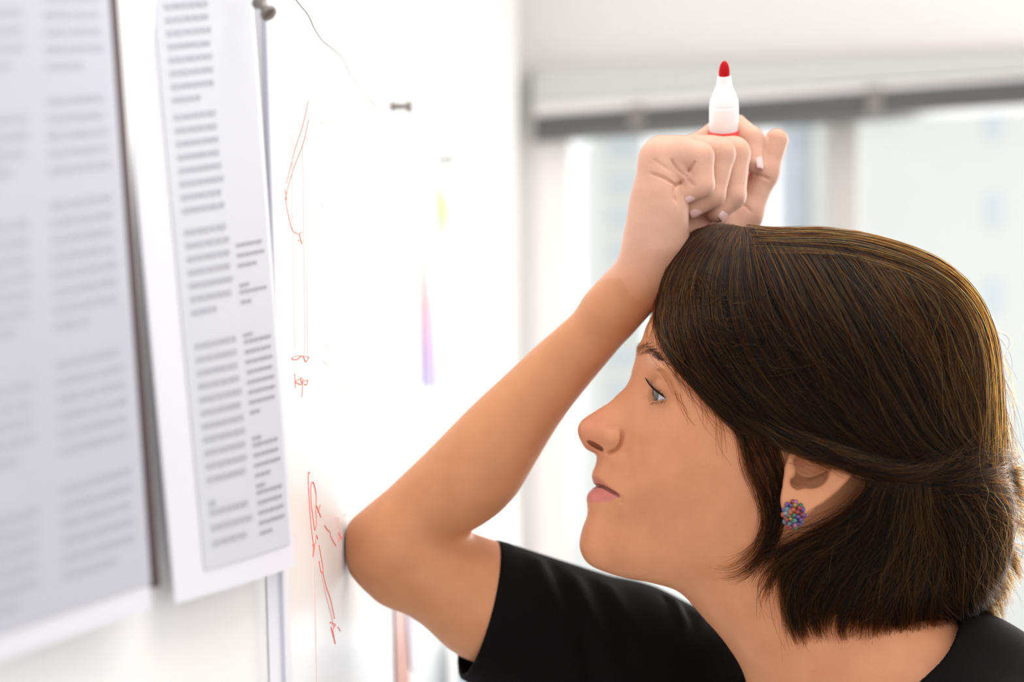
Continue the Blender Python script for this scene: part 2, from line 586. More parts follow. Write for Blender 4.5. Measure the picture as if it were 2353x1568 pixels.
faint = [
    [Z6(*p) for p in ((192, 535), (196, 900), (200, 1200), (205, 1400))],
    [Z6(*p) for p in ((236, 585), (239, 900), (243, 1200), (244, 1420))],
    [Z6(*p) for p in ((252, 1110), (256, 1420))],
    [Z6(*p) for p in ((312, 485), (335, 495), (370, 498), (412, 520))],
    [Z6(*p) for p in ((328, 440), (360, 468), (415, 480))],
    [Z6(*p) for p in ((312, 580), (340, 577), (365, 578), (385, 600))],
    [Z6(*p) for p in ((308, 810), (325, 835), (390, 862), (420, 885))],
    [Z6(*p) for p in ((315, 880), (330, 888), (380, 905), (430, 940))],
    [Z6(*p) for p in ((416, 480), (416, 700), (408, 870))],
    [Z6(*p) for p in ((316, 490), (312, 540))],
    [Z6(*p) for p in ((412, 1290), (400, 1350), (360, 1392), (325, 1380))],
    [Z6(*p) for p in ((316, 1445), (350, 1465), (395, 1455), (425, 1440))],
    [Z7(*p) for p in ((328, 125), (355, 100), (400, 90), (450, 95))],
    [Z7(*p) for p in ((400, 70), (415, 100))],
    [Z7(*p) for p in ((263, 940), (268, 1100), (273, 1300), (278, 1568))],
    [Z7(*p) for p in ((300, 1020), (325, 1130), (352, 1230), (362, 1290))],
    [Z7(*p) for p in ((372, 740), (380, 830), (395, 940), (405, 960))],
    [Z7(*p) for p in ((384, 740), (395, 830), (404, 900))],
    [Z7(*p) for p in ((415, 728), (435, 724))],
    [Z6(*p) for p in ((440, 690), (462, 680), (455, 698))],
    [Z6(*p) for p in ((485, 735), (505, 770), (490, 775), (500, 745))],
    [Z6(*p) for p in ((480, 1180), (505, 1190), (485, 1215))],
]


def smooth_poly(pts, n=6):
    out = []
    for i in range(len(pts) - 1):
        p0, p1, p2, p3 = pts[max(i - 1, 0)], pts[i], pts[i + 1], pts[min(i + 2, len(pts) - 1)]
        for k in range(n):
            t = k / n
            out.append(tuple(0.5 * ((2 * b) + (-a + c) * t + (2 * a - 5 * b + 4 * c - d) * t * t + (-a + 3 * b - 3 * c + d) * t ** 3) for a, b, c, d in zip(p0, p1, p2, p3)))
    out.append(tuple(pts[-1]))
    return out


for nm, strokes, r, m in (('red_sketch', strong, 0.00036, M['ink']), ('faded_sketch', faint, 0.00036, M['ink_faint'])):
    bm = bmesh.new()
    for s in strokes:
        tube(bm, [board_hit(x, y, 0.0001) for x, y in smooth_poly(s, 4)], r, 4)
    o = keep(link(nm, bm_mesh(nm, bm), m, kind='stuff', label='hand-drawn red marker strokes' if nm[0] == 'r' else 'faded pink marker strokes'), wb)


# ------------------------------------------------------------------ printed sheets on the near wall
def bil(c, u, v):
    a = c[0].lerp(c[1], u)
    b = c[3].lerp(c[2], u)
    return a.lerp(b, v)


def sheet_grid(name, c, u0, u1, v0, v1, off, m, parent, nu=8, nv=14, thick=0.0004, label=None, bulge=0.0):
    """rectangle of the bilinear patch c (top-left, top-right, bottom-right, bottom-left), raised by off along +X"""
    bm = bmesh.new()
    g, h = [], []
    for j in range(nv + 1):
        for i in range(nu + 1):
            u, v = u0 + (u1 - u0) * i / nu, v0 + (v1 - v0) * j / nv
            p = bil(c, u, v)
            p = p + Vector((off + bulge * math.sin(math.pi * max(0, min(1, u))) * (0.4 + 0.6 * v), 0, 0))
            g.append(bm.verts.new(p))
            h.append(bm.verts.new(p + Vector((-thick, 0, 0))))
    W_ = nu + 1
    for j in range(nv):
        for i in range(nu):
            a = j * W_ + i
            bm.faces.new((g[a], g[a + 1], g[a + W_ + 1], g[a + W_]))
            bm.faces.new((h[a], h[a + W_], h[a + W_ + 1], h[a + 1]))
    rim = [i for i in range(W_)] + [j * W_ + nu for j in range(1, nv + 1)] + [nv * W_ + i for i in range(nu - 1, -1, -1)] + [j * W_ for j in range(nv - 1, 0, -1)]
    for k in range(len(rim)):
        a, b = rim[k], rim[(k + 1) % len(rim)]
        bm.faces.new((g[a], h[a], h[b], g[b]))
    o = link(name, bm_mesh(name, bm), m, label=label, smooth=False)
    return keep(o, parent)


def text_block(name, c, cols, off, m, parent, bulge=0.0):
    """cols: list of (u0, u1, [(v, length fraction), ...], line height)"""
    bm = bmesh.new()
    for (u0, u1, lines, lh) in cols:
        for (v, frac) in lines:
            u = u0
            end = u0 + (u1 - u0) * frac
            while u < end - 0.004:
                wl = min(random.uniform(0.02, 0.07), end - u)
                q = []
                for (uu, vv) in ((u, v), (u + wl, v), (u + wl, v + lh), (u, v + lh)):
                    p = bil(c, uu, vv)
                    q.append(bm.verts.new(p + Vector((off + bulge * math.sin(math.pi * max(0, min(1, uu))) * (0.4 + 0.6 * vv), 0, 0))))
                bm.faces.new(q)
                u += wl + 0.009
    o = link(name, bm_mesh(name, bm), m, kind='stuff')
    return keep(o, parent)


def lines(v0, v1, step, last=None):
    out, v = [], v0
    while v < v1:
        out.append((v, random.uniform(0.93, 1.0)))
        v += step
    if last:
        out[-1] = (out[-1][0], last)
    return out


# right-hand sheet: rows of the photograph -> v = (py + 120) / (1388 + 120) on the left edge
cb = [at(262, -130, 0.48), at(572, -150, 0.572), at(677, 1302, 0.572), at(404, 1388, 0.48)]
shB = empty('printed_sheet', cb[3].lerp(cb[2], 0.5), 'two-column printed page pinned over the whiteboard edge, right of the dark binding strip', 'paper', 'printed pages on the wall')
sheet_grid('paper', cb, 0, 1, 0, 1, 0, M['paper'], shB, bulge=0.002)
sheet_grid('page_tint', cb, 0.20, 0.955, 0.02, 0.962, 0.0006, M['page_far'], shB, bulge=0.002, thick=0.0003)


def vB(py):
    return (py + 140) / (1302 + 140)


colL = []
for (a, b, last) in ((0, 215, 0.6), (245, 480, None), (500, 690, 0.55), (752, 1060, None)):
    colL += lines(vB(a), vB(b), 0.0205, last)
for (a, b, last) in ((1130, 1140, 0.15), (1150, 1240, 0.8)):
    colL += lines(vB(a - 30), vB(b - 30), 0.0235, last)
colR = []
for (a, b, last) in ((535, 610, 0.7), (640, 700, 0.4), (752, 935, 0.35), (985, 1075, 0.55), (1092, 1215, 0.45)):
    colR += [(vB(a), 0.32)] if last < 0.6 else []
    colR += lines(vB(a + 15), vB(b), 0.0158, last)
text_block('print_column', cb, [(0.27, 0.60, colL, 0.0085)], 0.0009, M['text_soft'], shB, 0.002)
text_block('print_column', cb, [(0.655, 0.915, colR, 0.0052)], 0.0009, M['text'], shB, 0.002)

# left-hand sheet
ca = [at(-60, -130, 0.372), at(237, -120, 0.455), at(345, 1400, 0.455), at(-60, 1540, 0.372)]
shA = empty('printed_sheet', ca[3].lerp(ca[2], 0.5), 'nearest printed page with dark binding strip down its edge', 'paper', 'printed pages on the wall')
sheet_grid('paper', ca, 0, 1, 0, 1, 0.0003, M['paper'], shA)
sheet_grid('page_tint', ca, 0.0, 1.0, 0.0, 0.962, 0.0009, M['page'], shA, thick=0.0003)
colA, colA0 = [], []
for (a, b, last) in ((0.07, 0.18, 0.6), (0.22, 0.33, None), (0.37, 0.55, 0.5), (0.60, 0.74, None), (0.78, 0.93, 0.7)):
    colA += lines(a, b, 0.025, last)
    colA0 += lines(a + 0.02, b, 0.025, 0.6)
text_block('print_column', ca, [(0.46, 0.92, colA, 0.009)], 0.0012, M['text_faint'], shA)
text_block('print_column', ca, [(0.05, 0.32, colA0, 0.009)], 0.0012, M['text_faint'], shA)
bm = bmesh.new()
cs = [at(239, -120, 0.458), at(260, -120, 0.463), at(367, 1349, 0.463), at(343, 1352, 0.458)]
slab(bm, [p + Vector((0.0003, 0, 0)) for p in cs], (-0.004, 0, 0))
keep(link('binding_strip', bm_mesh('binding_strip', bm), M['strip'], label='dark brown binding strip'), shA)


# ------------------------------------------------------------------ pins, thread, colour prints
def push_pin(name, base, axis, L, R, label):
    o = empty(name, base, label, 'push pin', 'steel push pins')
    bm = bmesh.new()
    lathe(bm, base, axis, [(-0.004, 0.0004), (L * 0.42, 0.00055)], 8)
    keep(link('needle', bm_mesh('needle', bm), M['steel'], smooth=True), o)
    bm = bmesh.new()
    lathe(bm, base, axis, [(L * 0.40, R * 0.45), (L * 0.41, R * 1.0), (L * 0.47, R), (L * 0.50, R * 0.62), (L * 0.78, R * 0.52), (L * 0.84, R * 0.7), (L * 0.87, R * 1.02), (L * 0.97, R * 1.05), (L, R * 0.9), (L, 0)], 20)
    keep(link('head', bm_mesh('head', bm), M['steel'], smooth=True), o)
    return o


b1 = board_hit(576, -16)
b1 = Vector((near_x(0.50, b1.z), 0.55, at(578, -18, 0.55).z))
b1 = at(577, -20, 0.55)
push_pin('push_pin', b1, at(622, 36, 0.545) - b1, (at(620, 34, 0.545) - b1).length, 0.0038, 'steel push pin at the top edge of the board, beside the printed page')
b2 = board_hit(866, 243)
push_pin('push_pin', b2, Vector((1, -0.02, -0.03)), 0.0275, 0.0042, 'steel push pin in the white board, holding the end of the grey thread')
b3 = board_hit(985, 368)
push_pin('push_pin', b3, Vector((1, -0.02, 0.02)), 0.027, 0.0042, 'smallest, farthest steel push pin, above the leaf-shaped note')
bm = bmesh.new()
th = smooth_poly([(655, -40), (682, 2), (708, 35), (722, 65), (740, 92), (765, 112), (788, 133), (804, 165), (828, 200), (864, 241)], 6)
tube(bm, [board_hit(x, y, 0.001) for x, y in th], 0.00038, 5)
link('thread', bm_mesh('thread', bm), M['thread'], label='thin dark thread hanging across the whiteboard to a push pin', cat='thread')


def grad_mat(name, stops, axis=2):
    m = bpy.data.materials.new(name)
    m.use_nodes = True
    nt = m.node_tree
    b = nt.nodes['Principled BSDF']
    b.inputs['Roughness'].default_value = 0.7
    tc = nt.nodes.new('ShaderNodeTexCoord')
    sp = nt.nodes.new('ShaderNodeSeparateXYZ')
    nt.links.new(tc.outputs['Generated'], sp.inputs[0])
    r = nt.nodes.new('ShaderNodeValToRGB')
    e = r.color_ramp.elements
    e[0].position, e[0].color = stops[0][0], (*stops[0][1], 1)
    e[1].position, e[1].color = stops[-1][0], (*stops[-1][1], 1)
    for p, c in stops[1:-1]:
        x = e.new(p)
        x.color = (*c, 1)
    nt.links.new(sp.outputs[axis], r.inputs[0])
    nt.links.new(r.outputs[0], b.inputs['Base Color'])
    return m


M['grad1'] = grad_mat('print_violet', [(0.0, (0.36, 0.32, 0.62)), (0.18, (0.42, 0.28, 0.50)), (0.45, (0.62, 0.34, 0.40)), (0.75, (0.85, 0.70, 0.62)), (1.0, (0.9, 0.88, 0.85))])
M['grad2'] = grad_mat('print_leaf', [(0.0, (0.62, 0.70, 0.62)), (0.45, (0.42, 0.48, 0.26)), (0.75, (0.50, 0.54, 0.20)), (1.0, (0.80, 0.82, 0.70))])
M['grad3'] = grad_mat('print_rust', [(0.0, (0.50, 0.22, 0.17)), (0.6, (0.55, 0.30, 0.26)), (1.0, (0.72, 0.52, 0.48))])
M['grad4'] = grad_mat('print_mauve', [(0.0, (0.75, 0.70, 0.76)), (1.0, (0.50, 0.42, 0.50))])
M['pale_blue'] = mat('pale_blue_paper', (0.66, 0.76, 0.85), 0.7, 0.2, 0.02, 20)


def board_print(name, outline, m, label, cat, extra=None):
    """a paper print on the board; outline in pixels, curls a little off the board toward its bottom"""
    ys = [p[1] for p in outline]
    y0, y1 = min(ys), max(ys)
    bm = bmesh.new()
    f = []
    bk = []
    for (x, y) in outline:
        p = board_hit(x, y, 0.001)
        f.append(bm.verts.new(p + Vector((0.0010, 0, 0))))
        bk.append(bm.verts.new(p))
    bm.faces.new(f)
    bm.faces.new(bk[::-1])
    n = len(f)
    for k in range(n):
        bm.faces.new((f[k], bk[k], bk[(k + 1) % n], f[(k + 1) % n]))
    return link(name, bm_mesh(name, bm), m, label=label, cat=cat)


board_print('paper_strip', [(970, 470), (979, 470), (985, 600), (993, 720), (1001, 850), (1004, 888), (973, 888), (970, 750), (970, 600)], M['grad1'],
            'wedge-shaped paper strip shading from pink to violet on the board', 'paper strip')
board_print('paper_note', [(1006, 428), (1014, 424), (1024, 445), (1031, 480), (1031, 515), (1024, 548), (1014, 560), (1007, 540), (1005, 480)], M['grad2'],
            'leaf-shaped yellow-green paper note below the farthest push pin', 'note')
board_print('colour_print', [(906, 1390), (926, 1390), (944, 1640), (912, 1640)], M['grad3'], 'rust-red print strip hanging below the raised elbow', 'print')
board_print('colour_print', [(930, 1400), (950, 1415), (962, 1540), (944, 1540)], M['grad4'], 'mauve print strip beside the rust-red one', 'print')
bm = bmesh.new()
# slim pale blue cabinet standing against the board, its top just shows left of the sleeve
cz = at(1024, 1478, 1.3).z
cx0, cx1, cy0 = -0.058, 0.34, 1.3
cab = empty('low_cabinet', ((cx0 + cx1) / 2, cy0 + 0.07, 0), 'slim pale blue cabinet behind the black sleeve, below the whiteboard sketches', 'cabinet')
slab(bm, [(cx0, cy0, 0.04), (cx1, cy0, 0.04), (cx1, cy0, cz), (cx0, cy0, cz)], (0, 0.13, 0))
bevel_all(bm, 0.003, 2)
keep(link('body', bm_mesh('body', bm), M['pale_blue']), cab)
bm = bmesh.new()
slab(bm, [(cx0 + 0.02, cy0 + 0.02, 0), (cx1 - 0.02, cy0 + 0.02, 0), (cx1 - 0.02, cy0 + 0.02, 0.04), (cx0 + 0.02, cy0 + 0.02, 0.04)], (0, 0.10, 0))
keep(link('plinth', bm_mesh('plinth', bm), M['frame']), cab)
for k in range(2):
    bm = bmesh.new()
    xa = cx0 + 0.006 + k * 0.199
    slab(bm, [(xa, cy0 - 0.012, 0.06), (xa + 0.193, cy0 - 0.012, 0.06), (xa + 0.193, cy0 - 0.012, cz - 0.02), (xa, cy0 - 0.012, cz - 0.02)], (0, 0.012, 0))
    keep(link('door', bm_mesh('door', bm), M['pale_blue']), cab)

# ================================================================== FIGURE (units: photo pixels at the head's mid plane, 0.25 mm each)


def to_world(P):
    P = np.asarray(P, float)
    out = np.empty_like(P)
    out[..., 0] = (P[..., 0] - CU) * S
    out[..., 1] = D0 + P[..., 2] * S
    out[..., 2] = CAMZ + (CV - P[..., 1]) * S
    return out


def W(px, py, t):
    k = (F + t) / F
    return np.array((CU + (px - CU) * k, CV + (py - CV) * k, t), np.float32)


def Rk(r, t):
    return r * (F + t) / F


YAW = math.radians(4.0)
PIV = 1720.0
cy, sy = math.cos(YAW), math.sin(YAW)


def head_to_body(L):
    """head coordinates (a, b, w; w>0 toward the far side) -> body coordinates; the face turns slightly away"""
    L = np.asarray(L, np.float32)
    a = L[..., 0] - PIV
    return np.stack((PIV + a * cy + L[..., 2] * sy, L[..., 1], -a * sy + L[..., 2] * cy), -1)


def body_to_head(P):
    a, t = P[..., 0] - PIV, P[..., 2]
    return np.stack((PIV + a * cy - t * sy, P[..., 1], a * sy + t * cy), -1)


def HL(px, py, w):
    """head coordinates of the near-side point seen at pixel (px,py) whose lateral offset is w (>0, near side = -w)"""
    k = (px - CU) / F
    # u = PIV + a cy - w sy ; t = -a sy - w cy ; u = CU + k (F + t)
    a = (CU + k * (F - w * cy) - PIV + w * sy) / (cy + k * sy)
    t = -a * sy - w * cy
    b = CV + (py - CV) * (F + t) / F
    return (PIV + a, b, w)


# ------------------------------------------------------------------ lateral field of head and hair: q = w^2
def tps_fit(pts, val, lam):
    n = len(pts)
    d2 = ((pts[:, None] - pts[None]) ** 2).sum(-1)
    K = 0.5 * d2 * np.log(d2 + 1e-9)
    K[np.arange(n), np.arange(n)] = lam
    P = np.c_[np.ones(n), pts]
    A = np.zeros((n + 3, n + 3))
    A[:n, :n], A[:n, n:], A[n:, :n] = K, P, P.T
    return np.linalg.solve(A, np.r_[val, 0, 0, 0])


def tps_eval(pts, co, X):
    n = len(pts)
    out = np.empty(len(X), np.float32)
    for i in range(0, len(X), 20000):
        x = X[i:i + 20000]
        d2 = ((x[:, None] - pts[None]) ** 2).sum(-1)
        out[i:i + 20000] = (0.5 * d2 * np.log(d2 + 1e-9)) @ co[:n] + co[n] + x @ co[n + 1:]
    return out


class Field:
    def __init__(self, sil, wp, ext, inner=10.0, lam=1e-3, sc_=400.0, step=4.0):
        P, V = [], []
        n = len(sil)
        sl = np.array([(s[0], s[1]) for s in sil], float)
        ctr = sl.mean(0)
        area2 = np.sum(sl[:, 0] * np.roll(sl[:, 1], -1) - np.roll(sl[:, 0], -1) * sl[:, 1])
        for i in range(n):
            tg = sl[(i + 1) % n] - sl[i - 1]
            tg /= np.linalg.norm(tg)
            nr = np.array((tg[1], -tg[0])) * (1 if area2 > 0 else -1)   # outward
            R = sil[i][2]
            P.append(sl[i]); V.append(0.0)
            di = inner if R < 150 else 25.0
            P.append(sl[i] - nr * di); V.append(2 * R * di - di * di)
            do = 14.0 if R < 150 else 40.0
            P.append(sl[i] + nr * do); V.append(-2 * R * do)
        for (px, py, wv) in wp:
            a, b, _ = HL(px, py, wv)
            P.append(np.array((a, b))); V.append(wv * wv)
        P, V = np.array(P) / sc_, np.array(V) / 1e4
        co = tps_fit(P, V, lam)
        self.x0, self.x1, self.y0, self.y1 = ext
        self.step = step
        gx = np.arange(self.x0, self.x1 + step, step)
        gy = np.arange(self.y0, self.y1 + step, step)
        G = np.stack(np.meshgrid(gx, gy, indexing='ij'), -1)
        self.q = tps_eval(P, co, G.reshape(-1, 2) / sc_).reshape(len(gx), len(gy)) * 1e4
        self.qx, self.qy = np.gradient(self.q, step)

    def sample(self, a, b, grad=False):
        i = np.clip((a - self.x0) / self.step, 0, self.q.shape[0] - 1.001)
        j = np.clip((b - self.y0) / self.step, 0, self.q.shape[1] - 1.001)
        i0, j0 = i.astype(np.int32), j.astype(np.int32)
        fi, fj = (i - i0).astype(np.float32), (j - j0).astype(np.float32)

        def bi(A):
            return (A[i0, j0] * (1 - fi) + A[i0 + 1, j0] * fi) * (1 - fj) + (A[i0, j0 + 1] * (1 - fi) + A[i0 + 1, j0 + 1] * fi) * fj
        # distance outside the table keeps the sign negative
        out = np.hypot(np.maximum(np.maximum(self.x0 - a, a - self.x1), 0), np.maximum(np.maximum(self.y0 - b, b - self.y1), 0))
        if grad:
            return bi(self.q) - 200 * out, bi(self.qx), bi(self.qy)
        return bi(self.q) - 200 * out

    def w(self, a, b):
        return np.sqrt(np.maximum(self.sample(np.asarray(a, float), np.asarray(b, float)), 0))


FACE = [(1510, 690, 230), (1490.6, 738.8, 220), (1476.8, 777.8, 190), (1462.5, 814.5, 120), (1456, 837.5, 78), (1450.7, 860.5, 52), (1437.8, 888, 40),
        (1414.8, 911, 34), (1387, 934, 34), (1355, 954.6, 40), (1336.7, 968.4, 46), (1328.5, 984.5, 50), (1328.5, 998, 50), (1335.8, 1016.6, 45),
        (1346, 1032.7, 36), (1359.7, 1042, 30), (1371, 1048.8, 40), (1369.8, 1065, 68), (1364.3, 1081, 80), (1360, 1092.5, 80), (1361, 1106, 75),
        (1366, 1120, 75), (1355, 1131.5, 72), (1348, 1145, 76), (1349, 1156.8, 80), (1350.5, 1170.5, 85), (1348.7, 1191, 80), (1340.4, 1212, 76),
        (1334, 1237, 76), (1332, 1258, 82), (1336.7, 1276, 88), (1348, 1294.6, 95), (1373.5, 1310.6, 105), (1414.8, 1324.4, 145), (1460.8, 1333.6, 200),
        (1502, 1340.5, 280), (1545, 1352, 300), (1620, 1395, 250), (1750, 1440, 250), (1900, 1420, 250), (2050, 1330, 250), (2140, 1210, 250), (2200, 1090, 250),
        (2230, 980, 250), (2225, 880, 260), (2195, 790, 260), (2140, 715, 260), (2060, 650, 260), (1950, 605, 260), (1830, 582, 260), (1720, 575, 260),
        (1640, 585, 240), (1580, 615, 230), (1540, 650, 230)]
WP = [(1420, 935, 38), (1400, 960, 44), (1370, 975, 38), (1355, 1000, 38), (1385, 992, 57), (1402, 1010, 66), (1414, 1018, 64), (1428, 985, 70),
      (1440, 955, 74), (1450, 920, 68), (1462, 890, 64), (1470, 860, 72), (1480, 900, 98), (1490, 925, 118), (1500, 860, 126), (1520, 900, 142), (1545, 900, 166),
      (1560, 870, 188), (1575, 920, 203), (1480, 812, 98), (1500, 818, 138), (1530, 840, 178), (1560, 850, 204), (1510, 760, 118), (1540, 760, 172),
      (1580, 780, 210), (1620, 820, 236), (1560, 690, 165), (1620, 700, 215), (1700, 750, 265), (1448, 1000, 98), (1450, 1030, 106), (1470, 960, 118),
      (1500, 960, 150), (1540, 960, 190), (1580, 970, 222), (1620, 990, 245), (1470, 1000, 135), (1500, 1020, 166), (1550, 1040, 206), (1600, 1060, 236),
      (1660, 1050, 258), (1400, 1062, 64), (1420, 1060, 86), (1440, 1062, 105), (1395, 1085, 64), (1420, 1090, 88), (1445, 1100, 114), (1385, 1118, 57),
      (1400, 1128, 77), (1420, 1138, 99), (1440, 1140, 116), (1470, 1120, 148), (1500, 1110, 175), (1380, 1150, 62), (1400, 1160, 79), (1430, 1170, 102),
      (1375, 1180, 56), (1400, 1195, 76), (1440, 1200, 104), (1360, 1230, 54), (1380, 1250, 71), (1410, 1260, 91), (1450, 1270, 116), (1500, 1280, 146),
      (1390, 1290, 68), (1430, 1305, 80), (1550, 1290, 172), (1600, 1290, 192), (1660, 1280, 212), (1720, 1260, 228), (1760, 1200, 240), (1550, 1200, 190),
      (1600, 1180, 222), (1680, 1160, 248), (1480, 1200, 136), (1500, 1322, 108), (1560, 1335, 130), (1620, 1340, 158), (1750, 1050, 270), (1800, 900, 292),
      (1900, 800, 300), (2000, 900, 285), (2100, 900, 250), (1800, 750, 285), (1700, 650, 215), (1800, 640, 205), (1950, 680, 225), (2050, 750, 240),
      (1900, 1000, 280), (2000, 1050, 250), (2100, 1050, 215), (1900, 1200, 230), (2000, 1200, 195), (1750, 1330, 180), (1850, 1300, 195)]
HEAD = Field(FACE, WP, (1240, 2320, 480, 1540))

HSIL = [(1504, 760, 200), (1503, 700, 220), (1510, 645, 230), (1530, 598, 230), (1560, 560, 230), (1600, 532, 240), (1650, 517, 240), (1710, 519, 250), (1780, 526, 260),
        (1860, 529, 270), (1950, 542, 280), (2045, 570, 280), (2122, 604, 280), (2186, 654, 280), (2230, 720, 280), (2256, 795, 280), (2268, 880, 280),
        (2276, 980, 280), (2284, 1060, 260), (2300, 1130, 250), (2302, 1210, 240), (2286, 1290, 230), (2236, 1380, 230), (2135, 1460, 230), (2000, 1530, 230), (1880, 1570, 230), (1760, 1540, 200),
        (1640, 1440, 200), (1560, 1300, 180), (1520, 1150, 170), (1500, 1000, 180), (1500, 870, 190)]
HWP = [(1530, 700, 140), (1560, 760, 205), (1600, 850, 245), (1580, 650, 190), (1650, 700, 260), (1700, 620, 225), (1750, 750, 305), (1680, 930, 275), (1800, 650, 265), (1850, 850, 335),
       (1900, 700, 290), (2000, 800, 325), (2000, 680, 265), (2100, 750, 275), (2150, 850, 290), (2000, 950, 335), (2100, 1000, 310), (2200, 950, 265), (2200, 1050, 265),
       (1800, 1000, 310), (1900, 1050, 325), (1980, 1080, 325), (1750, 1150, 275), (1850, 1250, 262), (1950, 1200, 275), (2050, 1200, 270), (2150, 1200, 240), (1900, 1350, 250), (2000, 1350, 245),
       (2100, 1320, 225), (1950, 1450, 225), (1650, 1200, 245)]
HAIR = Field(HSIL, HWP, (1400, 2420, 420, 1660), step=5.0)


# ------------------------------------------------------------------ signed-distance toolkit
def smin(a, b, k):
    h = np.maximum(k - np.abs(a - b), 0) / k
    return np.minimum(a, b) - h * h * k * 0.25


def smax(a, b, k):
    return -smin(-a, -b, k)


def cone(P, a, b, ra, rb):
    a, b = np.asarray(a, np.float32), np.asarray(b, np.float32)
    ba = b - a
    pa = P - a
    h = np.clip((pa @ ba) / (ba @ ba), 0, 1)
    d = pa - h[..., None] * ba
    return np.sqrt((d * d).sum(-1)) - (ra + (rb - ra) * h)


def ellip(P, c, r, rot=None):
    p = P - np.asarray(c, np.float32)
    if rot is not None:
        p = p @ np.asarray(rot, np.float32)
    r = np.asarray(r, np.float32)
    k0 = np.sqrt(((p / r) ** 2).sum(-1))
    k1 = np.sqrt(((p / (r * r)) ** 2).sum(-1)) + 1e-9
    return k0 * (k0 - 1) / k1


def polydist(P, pts):
    d = None
    pts = np.asarray(pts, np.float32)
    for a, b in zip(pts[:-1], pts[1:]):
        ba = b - a
        pa = P - a
        h = np.clip((pa @ ba) / (ba @ ba + 1e-9), 0, 1)
        e = pa - h[..., None] * ba
        q = (e * e).sum(-1)
        d = q if d is None else np.minimum(d, q)
    return np.sqrt(d)


def groove(e, Q, pl, A, sg, gate=26.0):
    """press a crease of depth A and width sg into the surface along the polyline, fading out at both ends"""
    lo, hi = pl.min(0) - 3 * sg, pl.max(0) + 3 * sg
    lo[2] -= gate
    hi[2] += gate
    m_ = ((Q > lo) & (Q < hi)).all(-1)
    if m_.any():
        q = Q[m_]
        best = np.full(len(q), 1e9, np.float32)
        par = np.zeros(len(q), np.float32)
        dz = np.zeros(len(q), np.float32)
        n = len(pl) - 1
        for i in range(n):
            ba = pl[i + 1] - pl[i]
            pa = q - pl[i]
            h = np.clip((pa[:, 0] * ba[0] + pa[:, 1] * ba[1]) / (ba[0] ** 2 + ba[1] ** 2 + 1e-6), 0, 1)
            d2 = (pa[:, 0] - h * ba[0]) ** 2 + (pa[:, 1] - h * ba[1]) ** 2
            b_ = d2 < best
            best = np.where(b_, d2, best)
            par = np.where(b_, (i + h) / n, par)
            dz = np.where(b_, np.abs(pa[:, 2] - h * ba[2]), dz)
        tp = np.clip(np.minimum(par, 1 - par) * 5, 0.12, 1)
        e = e.copy()
        e[m_] += A * tp * np.exp(-best / sg ** 2) * np.clip(2 - 2 * dz / gate, 0, 1)
    return e


def drape(pts, fn, t0, t1, n=240, inset=0.0):
    """lay a polyline, given in pixels, on the surface fn = 0 that the camera sees first"""
    p = np.array(smooth_poly([tuple(map(float, q)) for q in pts], 2))
    t = np.linspace(t0, t1, n)
    k = (F + t)[None] / F
    P = np.stack((CU + (p[:, :1] - CU) * k, CV + (p[:, 1:] - CV) * k, np.broadcast_to(t[None], (len(p), n))), -1).astype(np.float32)
    d = fn(P.reshape(-1, 3)).reshape(len(p), n) + inset
    out = []
    for i in range(len(p)):
        j = int(np.argmax(d[i] < 0)) if (d[i] < 0).any() else int(d[i].argmin())
        if j > 0 and d[i, j] < 0:
            f_ = d[i, j - 1] / (d[i, j - 1] - d[i, j])
            out.append(P[i, j - 1] + (P[i, j] - P[i, j - 1]) * f_)
        else:
            out.append(P[i, j])
    return np.array(out, np.float32)


def rot2(ax_long, ax_other):
    """columns: orthonormal frame with first axis ax_long"""
    x = np.asarray(ax_long, float)
    x /= np.linalg.norm(x)
    y = np.asarray(ax_other, float)
    y -= x * (x @ y)
    y /= np.linalg.norm(y)
    return np.stack((x, y, np.cross(x, y)), 1)


